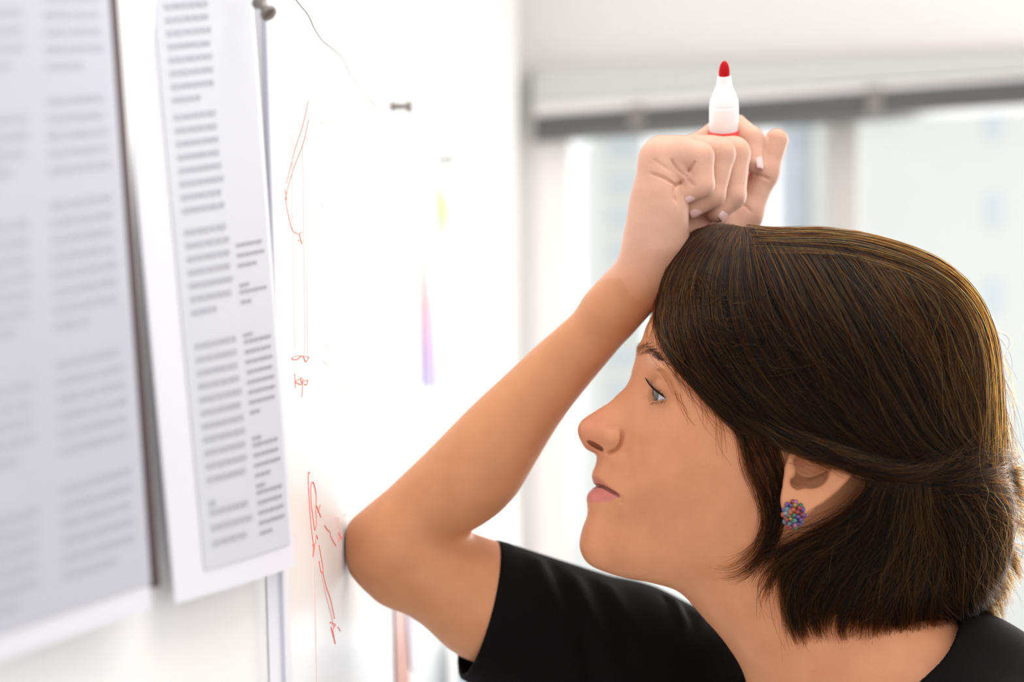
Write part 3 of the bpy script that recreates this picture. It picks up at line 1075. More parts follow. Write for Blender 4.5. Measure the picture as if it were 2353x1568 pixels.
def surface_nets(fn, lo, hi, h, B=16):
    """naive surface nets on a sparse set of blocks; fn(P) -> distance"""
    lo = np.asarray(lo, np.float32)
    n = np.ceil((np.asarray(hi) - lo) / h).astype(int)
    nb = (n + B - 1) // B
    N = nb * B + 1
    vol = np.full(N, 1e3, np.float32)
    bi = np.stack(np.meshgrid(*[np.arange(k) for k in nb], indexing='ij'), -1).reshape(-1, 3)
    cen = lo + (bi * B + B / 2) * h
    dc = np.concatenate([fn(cen[i:i + 40000].astype(np.float32)) for i in range(0, len(cen), 40000)])
    rad = B * h * 0.87
    r = np.arange(B + 1)
    loc = np.stack(np.meshgrid(r, r, r, indexing='ij'), -1).reshape(-1, 3)
    act = np.nonzero(np.abs(dc) < rad * 1.15 + 9)[0]
    for k in np.nonzero(dc <= -(rad * 1.15 + 9))[0]:
        i, j, l = bi[k] * B
        vol[i:i + B + 1, j:j + B + 1, l:l + B + 1] = -1e3
    for c0 in range(0, len(act), 24):
        ch = act[c0:c0 + 24]
        P = (lo + (bi[ch][:, None, :] * B + loc[None]) * h).astype(np.float32).reshape(-1, 3)
        d = fn(P).reshape(len(ch), B + 1, B + 1, B + 1)
        for m_, k in enumerate(ch):
            i, j, l = bi[k] * B
            vol[i:i + B + 1, j:j + B + 1, l:l + B + 1] = d[m_]
    s = vol < 0
    cnt = np.zeros(tuple(np.array(N) - 1), np.int8)
    for dx in (0, 1):
        for dy in (0, 1):
            for dz in (0, 1):
                cnt += s[dx:N[0] - 1 + dx, dy:N[1] - 1 + dy, dz:N[2] - 1 + dz]
    ci = np.argwhere((cnt > 0) & (cnt < 8))
    idx = np.full(cnt.shape, -1, np.int32)
    idx[ci[:, 0], ci[:, 1], ci[:, 2]] = np.arange(len(ci))
    acc = np.zeros((len(ci), 3), np.float32)
    num = np.zeros(len(ci), np.float32)
    corners = [(x, y, z) for x in (0, 1) for y in (0, 1) for z in (0, 1)]
    for a in corners:
        for ax in range(3):
            if a[ax] == 0:
                b = list(a)
                b[ax] = 1
                va = vol[ci[:, 0] + a[0], ci[:, 1] + a[1], ci[:, 2] + a[2]]
                vb = vol[ci[:, 0] + b[0], ci[:, 1] + b[1], ci[:, 2] + b[2]]
                mk = (va < 0) != (vb < 0)
                t = np.where(mk, va / np.where(mk, va - vb, 1), 0)
                p = np.tile(np.array(a, np.float32), (len(ci), 1))
                p[:, ax] += t
                acc += p * mk[:, None]
                num += mk
    V = lo + (ci + acc / num[:, None]) * h
    faces = []
    for ax in range(3):
        o1, o2 = (ax + 1) % 3, (ax + 2) % 3
        sl0 = [slice(None)] * 3
        sl1 = [slice(None)] * 3
        sl0[ax], sl1[ax] = slice(0, -1), slice(1, None)
        e = s[tuple(sl0)] != s[tuple(sl1)]
        E = np.argwhere(e)
        ok = (E[:, o1] > 0) & (E[:, o2] > 0) & (E[:, o1] < cnt.shape[o1]) & (E[:, o2] < cnt.shape[o2])
        E = E[ok]
        inside0 = s[E[:, 0], E[:, 1], E[:, 2]]

        def cell(d1, d2):
            q = E.copy()
            q[:, o1] -= d1
            q[:, o2] -= d2
            return idx[q[:, 0], q[:, 1], q[:, 2]]
        q = np.stack((cell(1, 1), cell(0, 1), cell(0, 0), cell(1, 0)), 1)
        q[~inside0] = q[~inside0][:, ::-1]
        faces.append(q)
    Fq = np.concatenate(faces)
    Fq = Fq[(Fq >= 0).all(1)]
    return V, Fq


def project(fn, V, it=2, eps=0.7, mx=2.5):
    k = np.array(((1, -1, -1), (-1, -1, 1), (-1, 1, -1), (1, 1, 1)), np.float32)
    V = V.astype(np.float32)
    for _ in range(it):
        for i in range(0, len(V), 60000):
            p = V[i:i + 60000]
            d = fn(p)
            g = sum(kk * fn(p + kk * eps)[:, None] for kk in k) / (4 * eps)
            g2 = (g * g).sum(-1)
            st = np.clip(d / np.maximum(g2, 0.15), -mx, mx)
            V[i:i + 60000] = p - st[:, None] * g
    return V


def np_mesh(name, V, Fq, flip=True):
    me = bpy.data.meshes.new(name)
    Wd = to_world(V).astype(np.float32)
    Fq = np.asarray(Fq, np.int32)
    k = Fq.shape[1]
    me.vertices.add(len(Wd))
    me.vertices.foreach_set('co', Wd.ravel())
    me.loops.add(Fq.size)
    me.loops.foreach_set('vertex_index', (Fq[:, ::-1] if flip else Fq).ravel())
    me.polygons.add(len(Fq))
    me.polygons.foreach_set('loop_start', np.arange(0, Fq.size, k, dtype=np.int32))
    me.polygons.foreach_set('use_smooth', np.ones(len(Fq), bool))
    me.update(calc_edges=True)
    me.validate()
    return me


# ------------------------------------------------------------------ head
EYE = np.array((1541.0, 904.0, 126.0), np.float32)     # head coordinates, mirrored in w
EYE_R = 44.5


def hl3(pts, wadd=0.0):
    out = []
    for p in pts:
        if len(p) == 3:
            out.append(HL(*p))
        else:
            a, b, wv = p[0], p[1], 60.0
            for _ in range(8):
                a, b, _w = HL(p[0], p[1], wv)
                wv = float(HEAD.w(np.array([a]), np.array([b]))[0])
            out.append((a, b, wv + wadd))
    return np.array(out, np.float32)


GROOVES = {}


def face_base(P):
    H = body_to_head(P)
    wv = np.abs(H[..., 2])
    q, qx, qy = HEAD.sample(H[..., 0], H[..., 1], True)
    f = wv * wv - q
    d = f / (np.sqrt(4 * wv * wv + qx * qx + qy * qy) + 40.0)
    return smin(d, np.sqrt(((np.stack((H[..., 0], H[..., 1], wv), -1) - EYE) ** 2).sum(-1)) - (EYE_R + 4.5), 5)


def face_groove(pts, inset=2.0):
    L = body_to_head(drape(pts, face_base, -330, 0, inset=inset))
    L[:, 2] = np.abs(L[:, 2])
    return L


MOUTH = np.concatenate((np.array([(1360, 1120, 0)], np.float32), face_groove([(1368, 1119), (1375, 1117), (1386, 1119), (1400, 1127), (1413, 1134), (1423, 1139)], 3.0)))
CREASE = face_groove([(1507, 850), (1518, 854), (1531, 868), (1543, 890), (1551, 914)])
RIDGE = face_groove([(1508, 839), (1522, 844), (1539, 860), (1552, 884), (1560, 912)], 0.0)
ALA = face_groove([(1426, 984), (1430, 1000), (1428, 1018), (1419, 1033), (1405, 1040), (1393, 1043)], 1.5)
ALAR = face_groove([(1392, 988), (1406, 984), (1420, 985)])
NASOLAB = face_groove([(1434, 1030), (1442, 1060), (1438, 1095)])
TROUGH = face_groove([(1478, 918), (1488, 915), (1500, 917)])
CORNER = face_groove([(1424, 1140), (1430, 1150), (1428, 1162)])
ALC = np.array(HL(1409, 1013, 64), np.float32)
NOSTRIL = HL(1369, 1025, 30)


HI0 = 19.0


def eye_open(p):
    """p relative to the eye centre (head frame, w outward): negative inside the lid opening"""
    f, up, lat = -p[..., 0], -p[..., 1], p[..., 2]
    al = np.degrees(np.arctan2(lat, f))
    el = np.degrees(np.arctan2(up, np.hypot(f, lat)))
    x = np.clip(al / 70.0, 0, 1)
    m = np.clip(-al / 24.0, 0, 1)
    hi = HI0 - 33 * x ** 1.4 - 26 * m ** 2
    lo_ = -19 + 6 * x ** 2 + 8 * m ** 2
    o = np.maximum(el - hi, lo_ - el)
    o = np.maximum(o, np.maximum(al - 71, -15 - al))
    return o * (math.pi / 180) * EYE_R


def head_sdf(P):
    H = body_to_head(P)
    wv = np.abs(H[..., 2])
    q, qx, qy = HEAD.sample(H[..., 0], H[..., 1], True)
    f = wv * wv - q
    g = np.sqrt(4 * wv * wv + qx * qx + qy * qy) + 40.0
    d = f / g
    d = np.clip(d, -80, 80) if False else d
    near = np.abs(d) < 32
    if near.any():
        Q = np.stack((H[..., 0], H[..., 1], wv), -1)[near]
        e = d[near]
        # upper and lower eyelid over the eyeball
        pe = Q - EYE
        re = np.sqrt((pe * pe).sum(-1))
        # fold above the lid
        ey = (np.abs(pe) < 75).all(-1)
        if ey.any():
            x, pv, rv = e[ey], pe[ey], re[ey]
            x = smin(x, rv - (EYE_R + 4.5), 5)
            op = eye_open(pv)
            x = smax(x, -np.maximum(op, rv - (EYE_R + 26)), 2.0)
            x = np.maximum(x, -(rv - (EYE_R + 0.3)) * (op < 8) - 1e3 * (op >= 8))
            x = groove(x, Q[ey], RIDGE, -9.0, 8.5, 60)
            x = groove(x, Q[ey], CREASE, 7.0, 3.6, 40)
            x = np.where(op > 12, np.minimum(x, np.abs(rv - (EYE_R + 0.9)) - 1.2), x)
            e[ey] = x
        e = groove(e, Q, TROUGH, 1.8, 4.0)
        e = groove(e, Q, np.concatenate((MOUTH[:1] + MOUTH[:1] - MOUTH[3:4], MOUTH)), 7.5, 3.4, 34)
        e = groove(e, Q, CORNER, 2.0, 6)
        e = groove(e, Q, ALA, 8.0, 4.4)
        e = groove(e, Q, ALAR, 1.5, 8)
        e = groove(e, Q, NASOLAB, 1.6, 9)
        e -= 5.0 * np.exp(-(((Q - ALC) ** 2).sum(-1)) / 15.0 ** 2)
        # nostril
        nr = rot2((0.86, 0.46, 0.22), (0.46, -0.86, 0.0))
        e = smax(e, -ellip(Q, NOSTRIL, (23, 6.5, 24), nr), 3)
        d = d.copy()
        d[near] = e
    return d


EARC = HL(1885, 1062, 308)


def ear_sdf(P):
    H = body_to_head(P)
    Q = np.stack((H[..., 0], H[..., 1], np.abs(H[..., 2])), -1)
    c = np.array(EARC, np.float32)
    # ear frame: long axis from the lobe up and back, plate flares out toward the back
    ax = rot2((0.50, -0.86, -0.06), (0.84, 0.45, 0.20))
    p = (Q - c) @ ax.astype(np.float32)
    x, y, z = p[..., 0], p[..., 1], p[..., 2]
    # outline narrows toward the lobe
    k = 62 + 0.16 * np.clip(x, -125, 60)
    rr = np.sqrt((x / np.where(x > 0, 62, 122)) ** 2 + (y / k) ** 2)
    plate = np.maximum((rr - 1) * 60, np.abs(z - 0.0006 * y * y) - 7)
    rim = np.sqrt(((rr - 0.90) * 62) ** 2 + (z * 0.9 + 4) ** 2) - 9.5
    rim = np.where(x < -70, np.maximum(rim, (-70 - x) * 0.5), rim)
    d = smin(plate, rim, 8)
    lobe = ellip(P * 0 + Q, np.array(HL(1832, 1150, 304), np.float32), (30, 34, 15))
    d = smin(d, lobe, 22)
    anti = polydist(Q, np.array([HL(1918, 1010, 314), HL(1930, 1060, 316), HL(1910, 1108, 315), HL(1868, 1134, 311)], np.float32)) - 9
    d = smin(d, anti, 14)
    base = cone(Q, np.array(HL(1850, 1060, 250), np.float32), np.array(HL(1880, 1050, 292), np.float32), 40, 34)
    d = smin(d, base, 10)
    # concha hollow with its lower notch, then the tragus in front of it
    con = ellip(Q, np.array(HL(1862, 1080, 318), np.float32), (38, 38, 46))
    con = smin(con, ellip(Q, np.array(HL(1833, 1108, 318), np.float32), (15, 16, 30)), 8)
    d = smax(d, -con, 4)
    tra = ellip(Q, np.array(HL(1817, 1080, 300), np.float32), (11, 19, 14))
    d = smin(d, tra, 6)
    return d


NECK_A, NECK_B = np.array((1808, 1310, 0), np.float32), np.array((2090, 1700, 0), np.float32)


def neck_sdf(P):
    d = cone(P, NECK_A, NECK_B, 212, 222)
    # sternomastoid and windpipe
    st = cone(P * np.array((1, 1, 1), np.float32), (1850, 1290, -190), (1830, 1600, -90), 38, 30)
    d = smin(d, st, 60)
    st = cone(P, (1850, 1290, 190), (1830, 1600, 90), 38, 30)
    d = smin(d, st, 60)
    chest = cone(P, (2060, 1760, 0), (2300, 2200, 0), 330, 380)
    trap = smin(cone(P, (2060, 1600, 0), (2060, 1840, -520), 190, 170), cone(P, (2060, 1600, 0), (1800, 1790, 470), 190, 165), 80)
    d = smin(d, smin(chest, trap, 120), 110)
    return d


# ------------------------------------------------------------------ right arm and hand
EL = W(905, 1245, 230)
SH = np.array((1780, 1800, 520), np.float32)
HEMC = W(1118, 1382, 300)
FA = [(W(905, 1247, 230), 94), (W(985, 1167, 222), 90), (W(1079, 1094, 200), 103), (W(1145, 1012, 180), 93), (W(1209, 933, 160), 79), (W(1280, 854, 138), 69), (W(1347, 785, 115), 61), (W(1405, 722, 92), 57), (W(1462, 658, 66), 59)]
FAS = [(np.array(q[:3], np.float32), q[3]) for q in smooth_poly([(*map(float, a_), Rk(r_ + 2, a_[2])) for a_, r_ in FA], 3)]


def board_plane(P):
    """>0 in front of the board (figure units)"""
    X = (P[..., 0] - CU) * S
    Y = D0 + P[..., 2] * S
    Z = CAMZ + (CV - P[..., 1]) * S
    return (X - (XB + SLOPE * (Y - YB) + LEAN * (Z - ZB))) / S


def arm_sdf(P):
    d = None
    for (a, ra), (b, rb) in zip(FAS[:-1], FAS[1:]):
        e = cone(P, a, b, ra, rb)
        d = e if d is None else smin(d, e, 16)
    # wrist is wider in depth than seen
    d = smin(d, cone(P, W(1400, 715, 115), W(1500, 610, 95), 56, 56), 40)
    d = smin(d, cone(P, W(1400, 715, 65), W(1490, 615, 20), 54, 52), 40)
    ua = cone(P, W(912, 1262, 232), HEMC, Rk(108, 230), Rk(128, 300))
    ua = smin(ua, cone(P, HEMC, SH, Rk(128, 300), 170), 40)
    d = smin(d, ua, 34)
    # olecranon
    d = smin(d, cone(P, W(838, 1243, 232), W(900, 1245, 230), 50, 90), 40)
    d = smin(d, cone(P, W(862, 1285, 232), W(905, 1330, 240), 55, 62), 50)
    d = smax(d, 3.0 - board_plane(P), 10)
    return d


def finger(P, js, k=8):
    d = None
    for (a, ra), (b, rb) in zip(js[:-1], js[1:]):
        e = cone(P, a, b, ra, rb)
        d = e if d is None else smin(d, e, k)
    return d


def J(px, py, t, r):
    return (W(px, py, t), Rk(r, t))


PINKY = [J(1513, 364, -52, 45), J(1568, 355, -58, 38), J(1606, 362, -60, 34), J(1612, 425, -62, 29), J(1578, 443, -56, 24)]
RING = [J(1520, 358, 15, 46), J(1600, 352, 6, 39), J(1652, 355, 0, 37), J(1636, 448, -6, 30), J(1590, 476, 0, 25)]
MIDDLE = [J(1535, 358, 78, 46), J(1630, 352, 70, 39), J(1684, 354, 62, 39), J(1680, 450, 52, 33), J(1648, 488, 44, 24)]
INDEX = [J(1560, 366, 160, 44), J(1622, 335, 172, 37), J(1676, 291, 178, 36), J(1723, 323, 150, 32), J(1729, 374, 130, 23)]
THUMB = [J(1560, 600, 140, 60), J(1640, 560, 165, 58), J(1712, 492, 172, 39), J(1757, 398, 168, 30), J(1784, 323, 165, 27)]
PEN_T, PEN_B = W(1664.5, 140, 58), W(1660, 560, 262)

CREASES_PX = [  # pixels, depth, width, inset
    ([(1490, 396), (1503, 400), (1515, 404), (1532, 412), (1552, 424), (1564, 419), (1574, 408)], 5.5, 3.4, 0),
    ([(1541, 364), (1546, 372), (1555, 387), (1564, 395), (1573, 402)], 5.0, 3.2, 0),
    ([(1599, 369), (1595, 375), (1587, 386), (1580, 398)], 5.0, 3.2, 0),
    ([(1570, 398), (1577, 405), (1586, 417), (1600, 429)], 4.0, 3.0, 0),
    ([(1498, 366), (1506, 370), (1520, 379), (1546, 399)], 2.2, 4.0, 0),
    ([(1490, 374), (1500, 378), (1510, 384)], 1.2, 3.5, 0),
    ([(1558, 420), (1551, 430), (1548, 442), (1549, 454), (1556, 468)], 4.5, 4.0, 0),
    ([(1733, 400), (1740, 402), (1752, 405), (1772, 414)], 4.0, 3.5, 0),
    ([(1700, 470), (1716, 476), (1726, 490)], 2.0, 4.0, 0),
]
CREASES_HAND = []
CREASES_LIST = []


def hand_sdf(P):
    pal = cone(P, W(1478, 640, 20), W(1514, 400, -48), 60, 50)
    for (a, b, ra, rb) in ((W(1490, 630, 50), W(1520, 400, 15), 62, 50), (W(1500, 620, 85), W(1530, 400, 75), 60, 50), (W(1512, 610, 110), W(1555, 400, 140), 56, 48),
                           (W(1505, 600, 10), W(1520, 480, -35), 62, 58)):
        pal = smin(pal, cone(P, a, b, ra, rb), 34)
    pal = smin(pal, cone(P, W(1560, 560, 110), W(1672, 505, 165), 62, 46), 30)
    pal = smin(pal, cone(P, W(1560, 560, 60), W(1640, 520, 120), 56, 40), 30)
    # hypothenar pad
    pal = smin(pal, cone(P, W(1520, 560, -20), W(1512, 450, -50), 58, 45), 30)
    f = finger(P, PINKY)
    # flesh at the root of the little finger
    f = smin(f, cone(P, W(1520, 385, -66), W(1556, 396, -66), 28, 20), 12)
    f = smin(f, cone(P, W(1575, 408, -62), W(1580, 420, -58), 20, 20), 6)
    r, m, i = finger(P, RING), finger(P, MIDDLE), finger(P, INDEX)
    th = finger(P, THUMB, 22)
    # joint knobs
    fin = smin(smin(f, r, 2), smin(m, i, 3), 2)
    # proximal phalanges blend into the back of the hand
    kn = pal
    for J0, t in ((PINKY, 0), (RING, 0), (MIDDLE, 0), (INDEX, 0)):
        kn = smin(kn, cone(P, J0[0][0], J0[1][0], J0[0][1], J0[1][1] - 1), 16)
    d = smin(kn, fin, 4)
    d = smin(d, th, 16)
    near = d < 30
    if near.any():
        Q = P[near]
        e = d[near]
        for pl, r_, k_ in CREASES_HAND:
            e = groove(e, Q, pl, r_, k_)
        d = d.copy()
        d[near] = e
    pen = cone(P, PEN_T, PEN_B, 34.5, 34.5)
    d = smax(d, -pen, 2)
    return d


def bounded(fn, lo, hi, pad=70):
    lo, hi = np.asarray(lo, np.float32) - pad, np.asarray(hi, np.float32) + pad

    def g(P):
        o = np.maximum(np.maximum(lo - P, P - hi), 0)
        ds = np.sqrt((o * o).sum(-1))
        out = ds + pad
        m_ = ds <= 0
        if m_.any():
            out[m_] = fn(P[m_])
        return out
    return g


for _pl, _r, _k, _in in CREASES_PX:
    CREASES_LIST.append((drape(_pl, hand_sdf, -160, 260, inset=_in), _r, _k))
CREASES_HAND += CREASES_LIST
b_head = bounded(head_sdf, (1300, 540, -330), (2260, 1460, 330))
b_ear = bounded(ear_sdf, (1730, 880, -360), (1990, 1230, 360), 40)
b_neck = bounded(neck_sdf, (1400, 1080, -760), (2720, 2600, 760))
b_arm = bounded(arm_sdf, (730, 560, -80), (2000, 2000, 760))
b_hand = bounded(hand_sdf, (1420, 240, -140), (1840, 720, 260), 60)


def body_sdf(P):
    d = smin(b_head(P), b_neck(P), 60)
    d = smin(d, b_ear(P), 8)
    a = smin(b_arm(P), b_hand(P), 20)
    return smin(d, a, 6)


VOX = 3.0
Vb, Fb = surface_nets(body_sdf, (740, 230, -640), (2400, 1860, 700), VOX)
Vb = project(body_sdf, Vb, 2)


# ------------------------------------------------------------------ skin tint (own colours: lips, blush, ear, fingertips; painted shade in the mouth line)
def inpoly(a, b, poly):
    """signed distance, negative inside"""
    poly = np.asarray(poly, np.float32)
    n = len(poly)
    d = np.full(a.shape, 1e9, np.float32)
    s = np.zeros(a.shape, bool)
    for i in range(n):
        p, q = poly[i], poly[(i + 1) % n]
        e = q - p
        wx, wy = a - p[0], b - p[1]
        h = np.clip((wx * e[0] + wy * e[1]) / (e @ e), 0, 1)
        d = np.minimum(d, (wx - e[0] * h) ** 2 + (wy - e[1] * h) ** 2)
        c = ((p[1] > b) != (q[1] > b)) & (a < (q[0] - p[0]) * (b - p[1]) / (q[1] - p[1] + 1e-9) + p[0])
        s ^= c
    return np.where(s, -1, 1) * np.sqrt(d)


SKIN = np.array((0.56, 0.245, 0.125), np.float32)
tint = np.tile(SKIN, (len(Vb), 1))
Hb = body_to_head(Vb)
aw = np.abs(Hb[:, 2])


def paint(mask, col):
    global tint
    mask = np.clip(mask, 0, 1)[:, None]
    tint = tint * (1 - mask) + np.array(col, np.float32) * mask


def hp(pts):
    return [HL(x, y, wv)[:2] for x, y, wv in pts]


face = (Hb[:, 0] < 1900) & (Hb[:, 1] > 700) & (aw < 330)
g = np.exp(-(((Hb - np.array(HL(1500, 1040, 165))) * np.array((1, 1, 0))) ** 2).sum(-1) / 75 ** 2) * face
paint(0.45 * g, (0.56, 0.225, 0.125))
g = np.exp(-((Hb * np.array((1, 1, 0)) - np.array((*HL(1497, 828, 130)[:2], 0))) ** 2).sum(-1) / 17 ** 2) * face
paint(0.6 * g, (0.66, 0.37, 0.27))
g = np.exp(-(((Hb - np.array((1345, 1000, 0))) * np.array((1, 1, 0.5))) ** 2).sum(-1) / 55 ** 2) * face
paint(0.5 * g, (0.56, 0.21, 0.135))
upper = hp([(1358, 1094, 5), (1372, 1096, 35), (1388, 1107, 60), (1405, 1122, 80), (1426, 1141, 104), (1400, 1129, 76), (1384, 1120, 54), (1366, 1120, 10)])
lower = hp([(1364, 1120, 10), (1384, 1120, 54), (1400, 1129, 76), (1426, 1141, 104), (1402, 1150, 78), (1376, 1155, 52), (1349, 1152, 8), (1343, 1140, 5), (1350, 1128, 5)])
lipm = (aw < 115) & (Hb[:, 0] < 1450)
paint(0.85 * np.clip(0.5 - inpoly(Hb[:, 0], Hb[:, 1], upper) / 5, 0, 1) * lipm, (0.43, 0.155, 0.118))
paint(0.95 * np.clip(0.5 - inpoly(Hb[:, 0], Hb[:, 1], lower) / 5, 0, 1) * lipm, (0.52, 0.165, 0.145))
paint(0.85 * np.clip((6.2 - polydist(np.stack((Hb[:, 0], Hb[:, 1], aw), -1), MOUTH)) / 2.5, 0, 1), (0.20, 0.045, 0.04))  # crease shade between the lips, painted in as a dark line
# hand and wrist are a little paler and pinker than the tanned forearm
hd = np.clip((690 - Vb[:, 1]) / 120, 0, 1) * (Hb[:, 0] < 1900) * (Vb[:, 0] < 1850) * (np.minimum(b_hand(Vb.astype(np.float32)), b_arm(Vb.astype(np.float32))) < 15)
paint(0.8 * hd, (0.63, 0.375, 0.285))
el = np.exp(-((Vb - np.array(W(800, 1240, 232))) ** 2).sum(-1) / 85 ** 2)
paint(0.95 * el, (0.30, 0.115, 0.06))
arm_m = (b_arm(Vb.astype(np.float32)) < 6) & (Vb[:, 1] > 640)
paint(0.55 * arm_m, (0.50, 0.225, 0.105))

me = np_mesh('person', Vb, Fb)
ca_ = me.attributes.new('tint', 'FLOAT_COLOR', 'POINT')
ca_.data.foreach_set('color', np.c_[tint, np.ones(len(tint))].astype(np.float32).ravel())
person = link('person', me, M['skin'], label='woman in profile leaning her forehead on a raised fist, brown bob, black top', cat='person')


def part(name, me, m, parent=None, **k):
    return link(name, me, m, parent or person, **k)


# ------------------------------------------------------------------ eyes
def eyeball(side):
    bm = bmesh.new()
    gaze = Vector((-math.cos(0.12), -0.10, 0.16)).normalized()
    c = Vector([float(x) for x in EYE])
    x = gaze.orthogonal().normalized()
    y = gaze.cross(x)
    n = 40
    prof = []
    for i in range(0, 61):
        th_ = math.pi * i / 60
        r = EYE_R - 0.8
        bul = 4.2 * max(0.0, 1 - (math.degrees(th_) / 31.0) ** 2)
        prof.append(((r + bul) * math.cos(th_), (r + bul * 0.6) * math.sin(th_)))
    rings, kinds = [], []
    for h_, rr in prof:
        rings.append([c + gaze * h_ + x * (rr * math.cos(2 * math.pi * k / n)) + y * (rr * math.sin(2 * math.pi * k / n)) for k in range(n)])
    V = [p for r in rings for p in r]
    Vn = np.array([[p.x, p.y, p.z] for p in V])
    Vn[:, 2] *= side
    fs = []
    for i in range(60):
        for k in range(n):
            q = (i * n + k, i * n + (k + 1) % n, (i + 1) * n + (k + 1) % n, (i + 1) * n + k)
            fs.append(q if side < 0 else q[::-1])
    B = head_to_body(Vn)
    me = np_mesh('eyeball', B, np.array(fs))
    col = me.attributes.new('zone', 'FLOAT', 'POINT')
    z = np.repeat(np.array([math.degrees(math.pi * i / 60) for i in range(61)]), n)
    if len(me.vertices) == len(z):
        col.data.foreach_set('value', z.astype(np.float32))
    return me


em = bpy.data.materials.new('eye')
em.use_nodes = True
nt = em.node_tree
bb = nt.nodes['Principled BSDF']
an = nt.nodes.new('ShaderNodeAttribute')
an.attribute_name = 'zone'
mr = nt.nodes.new('ShaderNodeMath')
mr.operation = 'DIVIDE'
mr.inputs[1].default_value = 90
nt.links.new(an.outputs['Fac'], mr.inputs[0])
rp = nt.nodes.new('ShaderNodeValToRGB')
e_ = rp.color_ramp.elements
e_[0].position, e_[0].color = 0.0, (0.005, 0.005, 0.005, 1)
e_[1].position, e_[1].color = 1.0, (0.50, 0.42, 0.42, 1)
for p_, c_ in ((0.115, (0.005, 0.005, 0.005)), (0.14, (0.06, 0.045, 0.03)), (0.29, (0.09, 0.085, 0.08)), (0.325, (0.03, 0.03, 0.035)), (0.38, (0.50, 0.48, 0.52)), (0.7, (0.52, 0.48, 0.50))):
    q_ = e_.new(p_)
    q_.color = (*c_, 1)
nt.links.new(mr.outputs[0], rp.inputs[0])
nt.links.new(rp.outputs[0], bb.inputs['Base Color'])
bb.inputs['Roughness'].default_value = 0.08
bb.inputs['Coat Weight'].default_value = 0.6
for sd in (-1, 1):
    part('eyeball', eyeball(sd), em)


# ------------------------------------------------------------------ strands
def hair_curves(name, strands, radius, m, parent, tip=0.35, label=None):
    """strands: array (N, K, 3) in body coordinates; radius scalar or per-strand"""
    N, K, _ = strands.shape
    cd = bpy.data.hair_curves.new(name)
    cd.add_curves([K] * N)
    cd.attributes['position'].data.foreach_set('vector', to_world(strands).astype(np.float32).ravel())
    r = np.broadcast_to(np.asarray(radius, float).reshape(-1, 1), (N, K)) * np.interp(np.linspace(0, 1, K), [0, 0.75, 1], [1, 1, tip])[None]
    ra = cd.attributes.get('radius') or cd.attributes.new('radius', 'FLOAT', 'POINT')
    ra.data.foreach_set('value', r.astype(np.float32).ravel())
    cd.materials.append(m)
    o = bpy.data.objects.new(name, cd)
    C.objects.link(o)
    o.parent = parent
    if label:
        o['label'] = label
    return o


def resample(p, K):
    p = np.asarray(smooth_poly([tuple(map(float, q)) for q in p], 8))
    s = np.r_[0, np.cumsum(np.hypot(np.diff(p[:, 0]), np.diff(p[:, 1])))]
    t = np.linspace(0, s[-1], K)
    return np.stack([np.interp(t, s, p[:, i]) for i in range(p.shape[1])], -1)


def lift_to(px, py, wfn, lift):
    """near-side pixel positions -> head coordinates lying on the surface w = wfn(a, b) + lift"""
    wv = np.full(px.shape, 200.0)
    k = (px - CU) / F
    for _ in range(7):
        a = (CU + k * (F - wv * cy) - PIV + wv * sy) / (cy + k * sy)
        t = -a * sy - wv * cy
        b = CV + (py - CV) * (F + t) / F
        a = PIV + a
        wv = 0.35 * wv + 0.65 * np.maximum(wfn(a, b) + lift, -40)
    return np.stack((a, b, wv), -1)


def weft(guides, n, wfn, K=18, lift=(-16, 2), jit=3.0, clump=26, cf=0.55, trim=(0.82, 1.0), spread=1.0, wave=2.0, tiplift=0.0):
    G = np.array([resample(g_, K) for g_ in guides])
    ng = len(G)
    cl = rng.uniform(0, ng - 1, clump * (ng - 1))
    f = rng.uniform(0, ng - 1, n)
    ci = np.abs(f[:, None] - cl[None]).argmin(1)
    s = np.linspace(0, 1, K)[None]
    fc = cl[ci][:, None]
    fs = fc + (f[:, None] - fc) * (1 - cf * s ** 1.2) * spread
    fs = np.clip(fs, 0, ng - 1.0001)
    i0 = np.minimum(fs.astype(int), ng - 2)
    fr = (fs - i0)[..., None]
    kk = np.arange(K)[None]
    P = G[i0, kk] * (1 - fr) + G[i0 + 1, kk] * fr
    # trim and stretch
    tr = rng.uniform(trim[0], trim[1], n)
    q = tr[:, None] * s * (K - 1)
    j0 = np.minimum(q.astype(int), K - 2)
    fj = (q - j0)[..., None]
    ii = np.arange(n)[:, None]
    P = P[ii, j0] * (1 - fj) + P[ii, j0 + 1] * fj
    # wander
    ph, am = rng.uniform(0, 6.28, (n, 1)), rng.normal(0, wave, (n, 1))
    fq = rng.uniform(2, 7, (n, 1))
    d = np.gradient(P, axis=1)
    nr = np.stack((-d[..., 1], d[..., 0]), -1)
    nr /= np.linalg.norm(nr, axis=-1, keepdims=True) + 1e-6
    cph = rng.uniform(0, 6.28, len(cl))[ci][:, None]
    off = am * np.sin(fq * s * 2 + ph) * s + rng.normal(0, jit, (n, 1)) + 2.2 * wave * np.sin(3.2 * s + cph) * s
    P = P + nr * off[..., None]
    cd = rng.uniform(0, 1, len(cl))[ci][:, None]          # some clumps lie deeper than others
    li = rng.uniform(lift[0], lift[1], (n, 1))
    li = np.where(li > 0, li * np.clip(s / 0.4, 0, 1), li) - 9 * cd * (0.3 + 0.7 * s) + 4 * np.sin(3 * s + cph) * s + tiplift * s ** 2
    L = lift_to(P[..., 0], P[..., 1], wfn, li)
    return L


def wh(a, b):
    return np.maximum(HAIR.w(a, b), HEAD.w(a, b) + 12)


def wf(a, b):
    return HEAD.w(a, b)


